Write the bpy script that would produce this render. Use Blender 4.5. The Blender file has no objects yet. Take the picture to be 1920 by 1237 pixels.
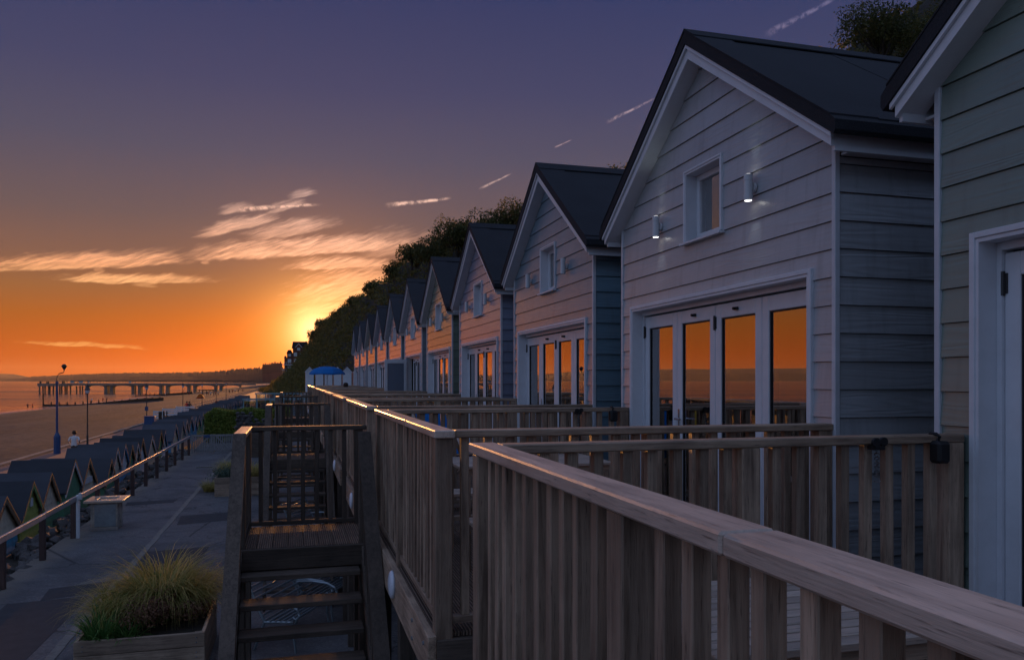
import bpy, math, random
from math import sin, cos, pi, radians, atan2, hypot, sqrt, exp

random.seed(11)
SC = bpy.context.scene
COL = SC.collection

# ------------------------------------------------------------------ camera
# world frame: X towards the cliff, Y along the row of lodges, Z up; eye at the origin
F, PX0, HOR = 1470.0, 960.0, 713.0
YAW = radians(15.58)
CY, SY = cos(YAW), sin(YAW)
cam_d = bpy.data.cameras.new('camera')
cam = bpy.data.objects.new('camera', cam_d)
COL.objects.link(cam)
cam.location = (0, 0, 0)
cam.rotation_euler = (radians(90), 0, -YAW)
cam_d.sensor_width = 36.0
cam_d.lens = 36.0 * F / 1920.0
cam_d.shift_y = (HOR - 618.5) / 1920.0
cam_d.clip_start = 0.05
cam_d.clip_end = 40000
SC.camera = cam


def ratio(px):
    u = (px - PX0) / F
    return (CY * u + SY) / (CY - SY * u)


def azel(px, py):
    u, v = (px - PX0) / F, (HOR - py) / F
    x, y = CY * u + SY, CY - SY * u
    return math.degrees(atan2(x, y)), math.degrees(atan2(v, hypot(x, y)))


# ------------------------------------------------------------------ node helpers
def lin(r, g, b):
    f = lambda c: (c / 255 / 12.92) if c / 255 <= 0.04045 else ((c / 255 + 0.055) / 1.055) ** 2.4
    return (f(r), f(g), f(b), 1)


class NT:
    def __init__(s, tree):
        s.t = tree

    def new(s, kind, **kw):
        n = s.t.nodes.new(kind)
        for k, v in kw.items():
            setattr(n, k, v)
        return n

    def put(s, sock, v):
        if hasattr(v, 'is_output'):
            s.t.links.new(v, sock)
        else:
            if hasattr(sock.default_value, '__len__') and hasattr(v, '__len__'):
                v = list(v)[:len(sock.default_value)]
            sock.default_value = v

    def math(s, op, a, b=0.0, c=0.0, clamp=False):
        n = s.new('ShaderNodeMath', operation=op, use_clamp=clamp)
        s.put(n.inputs[0], a)
        s.put(n.inputs[1], b)
        if op in ('MULTIPLY_ADD', 'WRAP', 'SMOOTH_MAX', 'SMOOTH_MIN'):
            s.put(n.inputs[2], c)
        return n.outputs[0]

    def vmath(s, op, a, b=(0, 0, 0)):
        n = s.new('ShaderNodeVectorMath', operation=op)
        s.put(n.inputs[0], a)
        if op == 'SCALE':
            s.put(n.inputs['Scale'], b)
        elif op not in ('NORMALIZE', 'LENGTH'):
            s.put(n.inputs[1], b)
        return n.outputs['Value'] if op in ('DOT_PRODUCT', 'LENGTH') else n.outputs[0]

    def smooth(s, x, a, b):
        n = s.new('ShaderNodeMapRange', interpolation_type='SMOOTHSTEP')
        s.put(n.inputs[0], x)
        if a <= b:
            n.inputs[1].default_value, n.inputs[2].default_value = a, b
            n.inputs[3].default_value, n.inputs[4].default_value = 0, 1
        else:
            n.inputs[1].default_value, n.inputs[2].default_value = b, a
            n.inputs[3].default_value, n.inputs[4].default_value = 1, 0
        return n.outputs[0]

    def rng(s, x, a, b, c, d):
        n = s.new('ShaderNodeMapRange')
        s.put(n.inputs[0], x)
        for i, v in enumerate((a, b, c, d)):
            n.inputs[i + 1].default_value = v
        return n.outputs[0]

    def mix(s, f, a, b, mode='MIX'):
        n = s.new('ShaderNodeMix', data_type='RGBA', blend_type=mode)
        s.put(n.inputs[0], f)
        s.put(n.inputs[6], a)
        s.put(n.inputs[7], b)
        return n.outputs[2]

    def ramp(s, x, stops, interp='LINEAR'):
        n = s.new('ShaderNodeValToRGB')
        n.color_ramp.interpolation = interp
        el = n.color_ramp.elements
        while len(el) < len(stops):
            el.new(0.5)
        for e, (p, c) in zip(el, stops):
            e.position = p
            e.color = c if len(c) == 4 else (*c, 1)
        s.put(n.inputs[0], x)
        return n.outputs[0]

    def noise(s, vec, scale, detail=3, rough=0.55, dist=0.0):
        n = s.new('ShaderNodeTexNoise')
        s.put(n.inputs['Vector'], vec)
        n.inputs['Scale'].default_value = scale
        n.inputs['Detail'].default_value = detail
        n.inputs['Roughness'].default_value = rough
        n.inputs['Distortion'].default_value = dist
        return n.outputs[0]

    def mapping(s, vec, loc=(0, 0, 0), rot=(0, 0, 0), scale=(1, 1, 1), kind='POINT'):
        n = s.new('ShaderNodeMapping', vector_type=kind)
        s.put(n.inputs[0], vec)
        n.inputs['Location'].default_value = loc
        n.inputs['Rotation'].default_value = rot
        n.inputs['Scale'].default_value = scale
        return n.outputs[0]


# ------------------------------------------------------------------ sky
SUN_AZ, SUN_EL = 0.6, 2.95           # degrees, azimuth from +Y towards +X
GLOW_AZ, GLOW_EL = azel(592, 620)


def make_world():
    w = bpy.data.worlds.new('World')
    SC.world = w
    w.use_nodes = True
    t = w.node_tree
    t.nodes.clear()
    n = NT(t)
    tc = n.new('ShaderNodeTexCoord').outputs['Generated']
    d = n.vmath('NORMALIZE', tc)
    sp = n.new('ShaderNodeSeparateXYZ')
    n.put(sp.inputs[0], d)
    dx, dy, dz = sp.outputs
    el = n.math('MULTIPLY', n.math('ARCSINE', dz), 180 / pi)
    az = n.math('MULTIPLY', n.math('ARCTAN2', dx, dy), 180 / pi)
    e = n.math('DIVIDE', el, 90.0)
    # western half of the sky, by elevation
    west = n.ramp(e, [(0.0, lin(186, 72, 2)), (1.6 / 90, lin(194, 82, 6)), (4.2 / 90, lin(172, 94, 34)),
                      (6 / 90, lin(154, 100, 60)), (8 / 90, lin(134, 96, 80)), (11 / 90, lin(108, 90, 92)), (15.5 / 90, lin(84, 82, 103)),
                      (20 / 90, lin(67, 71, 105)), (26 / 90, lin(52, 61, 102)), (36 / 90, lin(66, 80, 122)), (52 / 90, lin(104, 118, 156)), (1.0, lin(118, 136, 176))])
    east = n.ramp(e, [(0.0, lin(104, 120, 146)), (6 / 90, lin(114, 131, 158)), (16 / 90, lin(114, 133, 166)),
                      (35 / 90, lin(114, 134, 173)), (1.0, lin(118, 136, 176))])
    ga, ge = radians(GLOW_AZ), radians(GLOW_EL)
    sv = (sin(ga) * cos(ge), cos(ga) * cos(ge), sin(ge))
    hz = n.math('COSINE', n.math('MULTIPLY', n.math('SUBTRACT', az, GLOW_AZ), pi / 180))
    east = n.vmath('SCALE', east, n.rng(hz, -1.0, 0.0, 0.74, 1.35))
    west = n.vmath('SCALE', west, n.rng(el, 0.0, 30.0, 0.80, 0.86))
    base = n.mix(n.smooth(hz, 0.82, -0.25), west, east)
    # cooler and bluer towards the right of the sun
    # sun glow
    dot = n.math('MAXIMUM', n.vmath('DOT_PRODUCT', d, sv), 0.0)
    for N, c, k in ((30, (0.62, 0.20, 0.04, 1), 0.03), (190, (1.0, 0.31, 0.03, 1), 0.34),
                    (800, (1.0, 0.50, 0.15, 1), 0.75), (3200, (1.0, 0.75, 0.40, 1), 0.8)):
        g = n.math('MULTIPLY', n.math('POWER', dot, float(N)), k)
        col = n.vmath('SCALE', c[:3], g)
        base = n.vmath('ADD', base, col)
    hug = n.math('MULTIPLY', n.math('POWER', n.math('MAXIMUM', hz, 0.0), 40.0), n.smooth(el, 8.0, 0.0))
    base = n.vmath('ADD', base, n.vmath('SCALE', (0.55, 0.07, 0.0), hug))
    # cirrus and vapour trails, in azimuth / elevation degrees
    cx = n.new('ShaderNodeCombineXYZ')
    n.put(cx.inputs[0], az)
    n.put(cx.inputs[1], el)
    ae = cx.outputs[0]
    warp = n.new('ShaderNodeTexNoise', noise_dimensions='2D')
    n.put(warp.inputs['Vector'], ae)
    warp.inputs['Scale'].default_value = 0.55
    warp.inputs['Detail'].default_value = 5
    aew = n.vmath('ADD', ae, n.vmath('SCALE', n.vmath('SUBTRACT', warp.outputs['Color'], (0.5, 0.5, 0.5)), 0.9))
    aes = n.vmath('ADD', ae, n.vmath('SCALE', n.vmath('SUBTRACT', warp.outputs['Color'], (0.5, 0.5, 0.5)), 0.35))
    feather = n.noise(n.mapping(aes, rot=(0, 0, radians(22)), scale=(2.6, 0.26, 1), kind='TEXTURE'), 1.3, 7, 0.6, 0.15)
    bands = n.noise(n.mapping(aew, rot=(0, 0, radians(5)), scale=(3.0, 0.35, 1), kind='TEXTURE'), 0.9, 6, 0.6, 0.2)
    lump = n.noise(ae, 0.35, 3, 0.5)
    tex = n.math('ADD', n.math('ADD', n.math('MULTIPLY', feather, 0.40), n.math('MULTIPLY', bands, 0.30)), n.math('MULTIPLY', lump, 0.30))
    wisp = n.rng(n.smooth(tex, 0.34, 0.62), 0, 1, 0.10, 1.2)
    streak = n.rng(n.math('ADD', n.math('MULTIPLY', feather, 0.6), n.math('MULTIPLY', n.noise(n.mapping(aes, rot=(0, 0, radians(12)), scale=(2.2, 0.2, 1), kind='TEXTURE'), 1.1, 6, 0.6), 0.4)), 0.38, 0.62, 0.42, 1.05)
    puff = n.smooth(n.noise(aew, 1.7, 5, 0.65), 0.34, 0.62)
    #        px0  py0  px1  py1  half-width(px)  opacity  texture
    CL = [(-200, 496, 470, 472, 17, 1.0, wisp), (150, 478, 960, 428, 20, 1.0, wisp),
          (320, 446, 560, 392, 14, 0.85, wisp), (400, 450, 680, 400, 18, 0.7, wisp), (470, 402, 600, 366, 10, 0.6, wisp), (0, 517, 480, 521, 10, 1.0, wisp),
          (225, 531, 310, 529, 8, 0.5, wisp), (420, 394, 606, 382, 8, 1.0, puff),
          (390, 398, 490, 378, 10, 0.55, wisp), (520, 372, 610, 350, 9, 0.5, wisp),
          (718, 386, 850, 371, 7, 1.0, puff), (470, 496, 800, 485, 13, 0.95, wisp),
          (460, 548, 860, 505, 38, 0.9, wisp), (510, 582, 720, 566, 12, 0.9, wisp),
          (570, 609, 640, 594, 7, 0.8, wisp), (640, 470, 820, 430, 30, 0.5, wisp),
          (-60, 633, 340, 655, 4.5, 0.6, wisp), (895, 356, 962, 324, 4, 0.5, puff),
          (1038, 277, 1074, 261, 2.5, 0.4, puff), (1134, 231, 1230, 183, 5, 0.6, puff),
          (1430, 68, 1580, -10, 9, 0.5, puff), (370, 489, 400, 488, 5, 0.5, wisp), (170, 498, 205, 510, 8, 0.35, wisp)]
    dens = None
    for (x0, y0, x1, y1, hw, op, tx) in CL:
        a0, e0 = azel(x0, y0)
        a1, e1 = azel(x1, y1)
        L = hypot(a1 - a0, e1 - e0) / 2
        W = hw / F * 180 / pi
        src = aes if tx is wisp else n.vmath('ADD', ae, n.vmath('SCALE', n.vmath('SUBTRACT', warp.outputs['Color'], (0.5, 0.5, 0.5)), 0.12))
        m = n.mapping(src, loc=((a0 + a1) / 2, (e0 + e1) / 2, 0), rot=(0, 0, atan2(e1 - e0, a1 - a0)), scale=(L, W, 1), kind='TEXTURE')
        s2 = n.new('ShaderNodeSeparateXYZ')
        n.put(s2.inputs[0], m)
        mx = n.smooth(n.math('ABSOLUTE', s2.outputs[0]), 1.0, 0.05 if tx is wisp else 0.55)
        if tx is wisp:
            my = n.math('MULTIPLY', n.smooth(s2.outputs[1], -1.15, -0.6), n.smooth(s2.outputs[1], 1.6, -0.45))
        else:
            tp = n.rng(s2.outputs[0], -1, 1, 1.0, 2.2)
            my = n.smooth(n.math('ABSOLUTE', n.math('MULTIPLY', s2.outputs[1], tp)), 1.0, 0.1)
        env = n.math('MULTIPLY', mx, my)
        if tx is wisp:
            k = n.math('MULTIPLY', n.smooth(n.math('ADD', n.math('MULTIPLY', env, 0.62), tex), 0.62, 1.06), op)
            k = n.math('MULTIPLY', k, n.math('MULTIPLY', n.smooth(env, 0.0, 0.3), streak))
        else:
            k = n.math('MULTIPLY', env, n.math('MULTIPLY', tx, op))
        dens = k if dens is None else n.math('MAXIMUM', dens, k)
    ccol = n.ramp(e, [(0.0, lin(255, 150, 60)), (4.0 / 90, lin(255, 196, 116)), (7.5 / 90, lin(250, 172, 122)),
                      (10.5 / 90, lin(238, 178, 148)), (14 / 90, lin(236, 196, 182)), (24 / 90, lin(140, 130, 165)), (1, lin(140, 130, 165))])
    ccol = n.vmath('SCALE', ccol, n.math('ADD', 1.0, n.math('MULTIPLY', n.math('POWER', dot, 200.0), 0.6)))
    base = n.mix(n.math('MULTIPLY', dens, n.smooth(el, 0.2, 1.2)), base, ccol)
    # physical sky under it, a small share at dusk strength
    sky = n.new('ShaderNodeTexSky', sky_type='NISHITA')
    sky.sun_disc = False
    sky.sun_elevation = radians(SUN_EL)
    sky.sun_rotation = radians(SUN_AZ)
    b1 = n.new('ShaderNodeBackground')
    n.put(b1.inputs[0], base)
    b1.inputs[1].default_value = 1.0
    b2 = n.new('ShaderNodeBackground')
    n.put(b2.inputs[0], sky.outputs[0])
    b2.inputs[1].default_value = 0.0002
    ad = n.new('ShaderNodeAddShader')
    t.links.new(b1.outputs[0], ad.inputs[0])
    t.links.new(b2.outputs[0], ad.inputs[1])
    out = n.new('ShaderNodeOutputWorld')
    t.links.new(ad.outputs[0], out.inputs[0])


make_world()
sun_d = bpy.data.lights.new('sun', 'SUN')
sun_d.energy = 4.2
sun_d.color = (1.0, 0.40, 0.11)
sun_d.angle = radians(0.7)
sun = bpy.data.objects.new('sun', sun_d)
COL.objects.link(sun)
sun.rotation_euler = (radians(90 - SUN_EL), 0, radians(180 - SUN_AZ))

vs = SC.view_settings
vs.view_transform = 'Standard'
vs.look = 'None'
vs.exposure = 0.17
vs.gamma = 1.0
vs.use_curve_mapping = False
SC.render.engine = 'CYCLES'
SC.cycles.max_bounces = 6
SC.cycles.transparent_max_bounces = 12
SC.cycles.use_denoising = True


# ------------------------------------------------------------------ materials
def material(name):
    m = bpy.data.materials.new(name)
    m.use_nodes = True
    t = m.node_tree
    t.nodes.clear()
    n = NT(t)
    b = n.new('ShaderNodeBsdfPrincipled')
    o = n.new('ShaderNodeOutputMaterial')
    t.links.new(b.outputs[0], o.inputs[0])
    return m, n, b


def bump(n, b, h, strength=0.5, dist=0.01):
    bp = n.new('ShaderNodeBump')
    n.put(bp.inputs['Height'], h)
    bp.inputs['Strength'].default_value = strength
    bp.inputs['Distance'].default_value = dist
    n.t.links.new(bp.outputs[0], b.inputs['Normal'])


def obj_coord(n):
    tc = n.new('ShaderNodeTexCoord').outputs['Object']
    oi = n.new('ShaderNodeObjectInfo')
    off = n.math('MULTIPLY', oi.outputs['Random'], 37.0)
    cx = n.new('ShaderNodeCombineXYZ')
    for i in range(3):
        n.put(cx.inputs[i], off)
    return n.vmath('ADD', tc, cx.outputs[0]), oi


def mat_wood(name, axis, dark, light, rough=0.5, spec=0.5, groove=False, relief=0.9, coat=0.0):
    m, n, b = material(name)
    v, oi = obj_coord(n)
    sc = [16, 16, 16]
    sc[axis] = 0.9
    g = n.noise(n.mapping(v, scale=sc), 2.2, 6, 0.62, 0.6)
    fine = n.noise(n.mapping(v, scale=[c * 5 for c in sc]), 2.0, 3, 0.7)
    wear = n.noise(v, 2.3, 4, 0.6)
    f = n.math('ADD', n.math('MULTIPLY', g, 0.6), n.math('MULTIPLY', wear, 0.4))
    col = n.ramp(f, [(0.34, dark), (0.60, light)])
    col = n.mix(n.smooth(fine, 0.55, 0.75), col, tuple(c * 0.5 for c in dark[:3]) + (1,))
    col = n.mix(n.rng(oi.outputs['Random'], 0, 1, 0.0, 0.55), col, tuple(c * 0.62 for c in dark[:3]) + (1,))
    n.put(b.inputs['Base Color'], col)
    n.put(b.inputs['Roughness'], n.rng(g, 0.2, 0.8, rough - 0.08, rough + 0.14))
    b.inputs['Specular IOR Level'].default_value = spec
    h = n.math('ADD', n.math('MULTIPLY', g, 0.6), n.math('MULTIPLY', fine, 0.4))
    if groove:
        tc = n.new('ShaderNodeTexCoord').outputs['Object']
        s = n.new('ShaderNodeSeparateXYZ')
        n.put(s.inputs[0], tc)
        w = n.math('SINE', n.math('MULTIPLY', s.outputs[0], 2 * pi / 0.019))
        h = n.math('ADD', n.math('MULTIPLY', w, 0.8), n.math('MULTIPLY', h, 0.4))
        col2 = n.mix(n.smooth(w, 0.1, -0.8), col, tuple(c * 0.4 for c in dark[:3]) + (1,))
        n.put(b.inputs['Base Color'], col2)
    bump(n, b, h, relief, 0.006)
    b.inputs['Coat Weight'].default_value = coat
    b.inputs['Coat Roughness'].default_value = 0.34
    return m


def mat_paint(name, col, rough=0.4, spec=0.5, noise=0.12, use_obj=False, metallic=0.0, bumpy=0.0):
    m, n, b = material(name)
    v, oi = obj_coord(n)
    g = n.noise(v, 5.0, 5, 0.65)
    base = oi.outputs['Color'] if use_obj else tuple(col) + (1,)
    c = n.mix(n.math('MULTIPLY', n.smooth(g, 0.35, 0.75), noise * 2), base, (0.12, 0.11, 0.10, 1))
    n.put(b.inputs['Base Color'], c)
    n.put(b.inputs['Roughness'], n.rng(g, 0.2, 0.8, rough - 0.07, rough + 0.1))
    b.inputs['Specular IOR Level'].default_value = spec
    b.inputs['Metallic'].default_value = metallic
    if bumpy:
        bump(n, b, n.noise(v, 60, 3, 0.6), bumpy, 0.003)
    return m


def mat_clad(name, axis):
    # embossed fibre-cement weatherboard; paint colour is the object colour
    m, n, b = material(name)
    v, oi = obj_coord(n)
    sc = [9.0, 9.0, 9.0]
    sc[axis] = 0.75
    p = n.mapping(v, scale=sc)
    nz = n.noise(p, 0.8, 2, 0.5, 0.3)
    rings = n.math('SINE', n.math('MULTIPLY', nz, 60.0))
    fine = n.noise(n.mapping(v, scale=[c * 7 for c in sc]), 1.2, 3, 0.7)
    h = n.math('ADD', n.math('MULTIPLY', rings, 0.5), n.math('MULTIPLY', fine, 0.6))
    dirt = n.noise(v, 1.6, 5, 0.65)
    c = n.mix(n.math('MULTIPLY', n.smooth(dirt, 0.4, 0.8), 0.28), oi.outputs['Color'], (0.16, 0.15, 0.14, 1))
    st_ = n.noise(n.mapping(v, scale=(7, 7, 0.6)), 1.6, 4, 0.6)
    c = n.mix(n.math('MULTIPLY', n.smooth(st_, 0.5, 0.75), 0.22), c, (0.10, 0.095, 0.09, 1))
    vr = n.rng(oi.outputs['Random'], 0, 1, 0.90, 1.07)
    c = n.vmath('SCALE', c, vr)
    n.put(b.inputs['Base Color'], c)
    n.put(b.inputs['Roughness'], n.rng(h, -0.5, 1.0, 0.36, 0.52))
    b.inputs['Specular IOR Level'].default_value = 0.6
    b.inputs['Coat Weight'].default_value = 1.0
    b.inputs['Coat Roughness'].default_value = 0.27
    b.inputs['Coat IOR'].default_value = 1.5
    mask = n.smooth(n.noise(v, 1.1, 2, 0.5), 0.36, 0.62)
    bump(n, b, n.math('MULTIPLY', h, n.rng(mask, 0, 1, 0.25, 1.0)), 0.5, 0.004)
    return m


def mat_felt(name, col, rough=0.85):
    m, n, b = material(name)
    tc = n.new('ShaderNodeTexCoord').outputs['Object']
    g = n.noise(tc, 90, 3, 0.7)
    w = n.noise(tc, 1.5, 4, 0.6)
    oi = n.new('ShaderNodeObjectInfo')
    c0 = tuple(col)
    c = n.ramp(n.math('ADD', n.math('MULTIPLY', g, 0.6), n.math('MULTIPLY', w, 0.4)),
               [(0.3, tuple(k * 0.6 for k in c0)), (0.7, tuple(k * 1.5 for k in c0))])
    c = n.vmath('SCALE', c, n.rng(oi.outputs['Random'], 0, 1, 0.6, 1.5))
    n.put(b.inputs['Base Color'], c)
    b.inputs['Roughness'].default_value = rough
    b.inputs['Specular IOR Level'].default_value = 0.35
    bump(n, b, g, 0.6, 0.006)
    return m


def mat_glass(name):
    m = bpy.data.materials.new(name)
    m.use_nodes = True
    t = m.node_tree
    t.nodes.clear()
    n = NT(t)
    fr = n.new('ShaderNodeFresnel')
    fr.inputs[0].default_value = 3.7
    gl = n.new('ShaderNodeBsdfGlossy')
    gl.inputs['Roughness'].default_value = 0.0
    gl.inputs['Color'].default_value = (0.97, 0.96, 0.95, 1)
    tr = n.new('ShaderNodeBsdfTransparent')
    tr.inputs[0].default_value = (0.86, 0.90, 0.92, 1)
    mx = n.new('ShaderNodeMixShader')
    t.links.new(n.math('MULTIPLY_ADD', fr.outputs[0], 1.1, 0.10, clamp=True), mx.inputs[0])
    t.links.new(tr.outputs[0], mx.inputs[1])
    t.links.new(gl.outputs[0], mx.inputs[2])
    o = n.new('ShaderNodeOutputMaterial')
    t.links.new(mx.outputs[0], o.inputs[0])
    return m


def mat_leaf(name, dark, mid, light, trans=0.25):
    m, n, b = material(name)
    geo = n.new('ShaderNodeNewGeometry')
    tc = n.new('ShaderNodeTexCoord').outputs['Object']
    rnd = geo.outputs['Random Per Island']
    big = n.noise(tc, 0.25, 4, 0.6)
    f = n.math('ADD', n.math('MULTIPLY', rnd, 0.45), n.math('MULTIPLY', big, 0.55))
    n.put(b.inputs['Base Color'], n.ramp(f, [(0.25, dark), (0.5, mid), (0.8, light)]))
    b.inputs['Roughness'].default_value = 0.6
    b.inputs['Specular IOR Level'].default_value = 0.25
    tl = n.new('ShaderNodeBsdfTranslucent')
    n.put(tl.inputs[0], n.ramp(f, [(0.25, mid), (0.8, light)]))
    mx = n.new('ShaderNodeMixShader')
    mx.inputs[0].default_value = trans
    o = [x for x in n.t.nodes if x.type == 'OUTPUT_MATERIAL'][0]
    n.t.links.new(b.outputs[0], mx.inputs[1])
    n.t.links.new(tl.outputs[0], mx.inputs[2])
    n.t.links.new(mx.outputs[0], o.inputs[0])
    return m


def mat_asphalt():
    m, n, b = material('asphalt')
    tc = n.new('ShaderNodeTexCoord').outputs['Object']
    g = n.noise(tc, 26, 5, 0.85)
    sp = n.new('ShaderNodeTexVoronoi')
    n.put(sp.inputs['Vector'], tc)
    sp.inputs['Scale'].default_value = 48
    w = n.noise(tc, 0.7, 6, 0.65, 0.5)
    c = n.ramp(g, [(0.3, (0.05, 0.05, 0.052)), (0.58, (0.155, 0.15, 0.15)), (0.72, (0.40, 0.37, 0.35))])
    c = n.mix(n.math('MULTIPLY', n.smooth(w, 0.42, 0.62), 0.55), c, (0.055, 0.054, 0.058, 1))
    s = n.new('ShaderNodeSeparateXYZ')
    n.put(s.inputs[0], tc)
    edge = n.math('ADD', s.outputs[0], n.math('MULTIPLY', n.noise(tc, 1.3, 4, 0.7), 0.9))
    sandy = n.math('MULTIPLY', n.smooth(edge, -4.15, -4.75), 0.8)
    c = n.mix(sandy, c, (0.20, 0.165, 0.125, 1))
    cr = n.new('ShaderNodeTexVoronoi', feature='DISTANCE_TO_EDGE')
    n.put(cr.inputs['Vector'], n.vmath('ADD', tc, n.vmath('SCALE', n.vmath('SUBTRACT', (1, 1, 1), n.noise(tc, 2, 4, 0.6)), 0.8)))
    cr.inputs['Scale'].default_value = 0.33
    crack = n.smooth(cr.outputs['Distance'], 0.010, 0.002)
    c = n.mix(n.math('MULTIPLY', crack, 0.8), c, (0.02, 0.02, 0.02, 1))
    n.put(b.inputs['Base Color'], c)
    n.put(b.inputs['Roughness'], n.rng(w, 0.3, 0.7, 0.62, 0.85))
    bump(n, b, n.math('ADD', g, n.math('MULTIPLY', sp.outputs[0], 0.6)), 0.7, 0.012)
    return m


def mat_simple_noise(name, a, bcol, scale, rough, bs=0.4, bd=0.02, detail=5, spec=0.4):
    m, n, b = material(name)
    tc = n.new('ShaderNodeTexCoord').outputs['Object']
    g = n.noise(tc, scale, detail, 0.65)
    w = n.noise(tc, scale * 0.07, 4, 0.6)
    f = n.math('ADD', n.math('MULTIPLY', g, 0.6), n.math('MULTIPLY', w, 0.4))
    n.put(b.inputs['Base Color'], n.ramp(f, [(0.32, a), (0.68, bcol)]))
    b.inputs['Roughness'].default_value = rough
    b.inputs['Specular IOR Level'].default_value = spec
    bump(n, b, g, bs, bd)
    return m


def mat_sand():
    m, n, b = material('sand')
    tc = n.new('ShaderNodeTexCoord').outputs['Object']
    g = n.noise(tc, 1.1, 8, 0.72)
    foot = n.new('ShaderNodeTexVoronoi')
    n.put(foot.inputs['Vector'], tc)
    foot.inputs['Scale'].default_value = 1.3
    w = n.noise(n.mapping(tc, scale=(1, 0.25, 1)), 0.12, 4, 0.6)
    f = n.math('ADD', n.math('MULTIPLY', g, 0.55), n.math('MULTIPLY', w, 0.45))
    c = n.ramp(f, [(0.32, (0.065, 0.056, 0.050)), (0.66, (0.15, 0.13, 0.115))])
    s = n.new('ShaderNodeSeparateXYZ')
    n.put(s.inputs[0], tc)
    wet = n.smooth(n.math('ADD', s.outputs[0], n.math('MULTIPLY', w, 6.0)), -56.0, -61.0)
    c = n.mix(wet, c, (0.10, 0.075, 0.06, 1))
    n.put(b.inputs['Base Color'], c)
    n.put(b.inputs['Roughness'], n.math('SUBTRACT', 0.95, n.math('MULTIPLY', wet, 0.6)))
    n.put(b.inputs['Specular IOR Level'], n.math('ADD', 0.02, n.math('MULTIPLY', wet, 0.45)))
    bump(n, b, n.math('MULTIPLY', n.math('ADD', g, n.math('MULTIPLY', foot.outputs[0], 0.9)), n.math('SUBTRACT', 1.0, wet)), 0.8, 0.22)
    return m


def mat_sea():
    m, n, b = material('sea_water')
    tc = n.new('ShaderNodeTexCoord').outputs['Object']
    b.inputs['Base Color'].default_value = (0.035, 0.045, 0.05, 1)
    b.inputs['Roughness'].default_value = 0.10
    b.inputs['IOR'].default_value = 1.33
    rip = n.noise(n.mapping(tc, scale=(1.0, 0.35, 1)), 0.5, 5, 0.6)
    sw = n.noise(n.mapping(tc, rot=(0, 0, 0.05), scale=(0.10, 0.018, 1)), 1.0, 3, 0.5)
    sl = n.noise(n.mapping(tc, scale=(0.004, 0.02, 1)), 1.0, 4, 0.55)
    n.put(b.inputs['Roughness'], n.rng(sl, 0.35, 0.65, 0.06, 0.2))
    bump(n, b, n.math('ADD', n.math('MULTIPLY', rip, 0.9), n.math('MULTIPLY', sw, 2.4)), 1.0, 0.9)
    s = n.new('ShaderNodeSeparateXYZ')
    n.put(s.inputs[0], tc)
    shore = n.math('ADD', s.outputs[0], n.math('MULTIPLY', n.noise(n.mapping(tc, scale=(1, 0.3, 1)), 0.08, 4, 0.6), 9.0))
    foam = n.math('MULTIPLY', n.smooth(shore, -63.5, -61.0), n.smooth(n.noise(tc, 0.8, 5, 0.7), 0.3, 0.6))
    n.put(b.inputs['Base Color'], n.mix(n.math('MULTIPLY', foam, 0.8), (0.035, 0.045, 0.05, 1), (0.6, 0.58, 0.56, 1)))
    return m


def mat_emit(name, col, s):
    m = bpy.data.materials.new(name)
    m.use_nodes = True
    t = m.node_tree
    t.nodes.clear()
    e = t.nodes.new('ShaderNodeEmission')
    e.inputs[0].default_value = (*col, 1)
    e.inputs[1].default_value = s
    o = t.nodes.new('ShaderNodeOutputMaterial')
    t.links.new(e.outputs[0], o.inputs[0])
    return m


WD, WL = (0.15, 0.098, 0.068, 1), (0.57, 0.41, 0.29, 1)
M = {}
for i, a in enumerate('xyz'):
    M['wood_' + a] = mat_wood('timber_' + a, i, WD, WL)
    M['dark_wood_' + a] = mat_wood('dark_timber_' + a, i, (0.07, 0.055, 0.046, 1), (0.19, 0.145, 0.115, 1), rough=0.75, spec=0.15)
    M['rail_wood_' + a] = mat_wood('handrail_timber_' + a, i, (0.34, 0.255, 0.20, 1), (0.68, 0.53, 0.43, 1), rough=0.42, spec=0.6, relief=0.45, coat=0.2)
M['decking'] = mat_wood('grooved_decking', 1, (0.15, 0.10, 0.075, 1), (0.36, 0.25, 0.18, 1), rough=0.66, spec=0.3, groove=True)
M['clad_y'] = mat_clad('cladding_front', 1)
M['clad_x'] = mat_clad('cladding_side', 0)
M['white'] = mat_paint('white_paint', (0.70, 0.72, 0.76), 0.38, 0.5, 0.06)
M['trim'] = mat_paint('pale_trim_paint', (0.62, 0.65, 0.70), 0.36, 0.6, 0.08)
M['gatewood'] = mat_paint('weathered_white_paint', (0.30, 0.29, 0.29), 0.6, 0.3, 0.2)
M['felt'] = mat_felt('roof_felt', (0.020, 0.021, 0.026))
M['hut_felt'] = mat_felt('hut_roof_felt', (0.042, 0.045, 0.055), 0.8)
M['glass'] = mat_glass('window_glass')
M['blind'] = mat_paint('blind_slats', (0.85, 0.85, 0.82), 0.5, 0.4, 0.03)
M['inside'] = mat_paint('room_wall', (0.10, 0.095, 0.09), 0.8, 0.2)
M['panel'] = mat_paint('grey_blue_panel', (0.16, 0.19, 0.25), 0.4, 0.4, 0.05)
M['black'] = mat_paint('black_plastic', (0.012, 0.012, 0.014), 0.5, 0.4, 0.0)
M['iron'] = mat_paint('dark_iron', (0.03, 0.028, 0.03), 0.45, 0.5, 0.1)
M['steel'] = mat_paint('steel', (0.55, 0.56, 0.58), 0.25, 0.5, 0.05, metallic=1.0)
M['zinc'] = mat_paint('grey_metal', (0.32, 0.37, 0.40), 0.4, 0.5, 0.2, metallic=0.6)
M['lampgrey'] = mat_paint('lamp_paint', (0.62, 0.63, 0.65), 0.35, 0.5, 0.03)
M['glow'] = mat_emit('lamp_glow', (1.0, 0.97, 0.92), 3.0)
M['asphalt'] = mat_asphalt()
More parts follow.
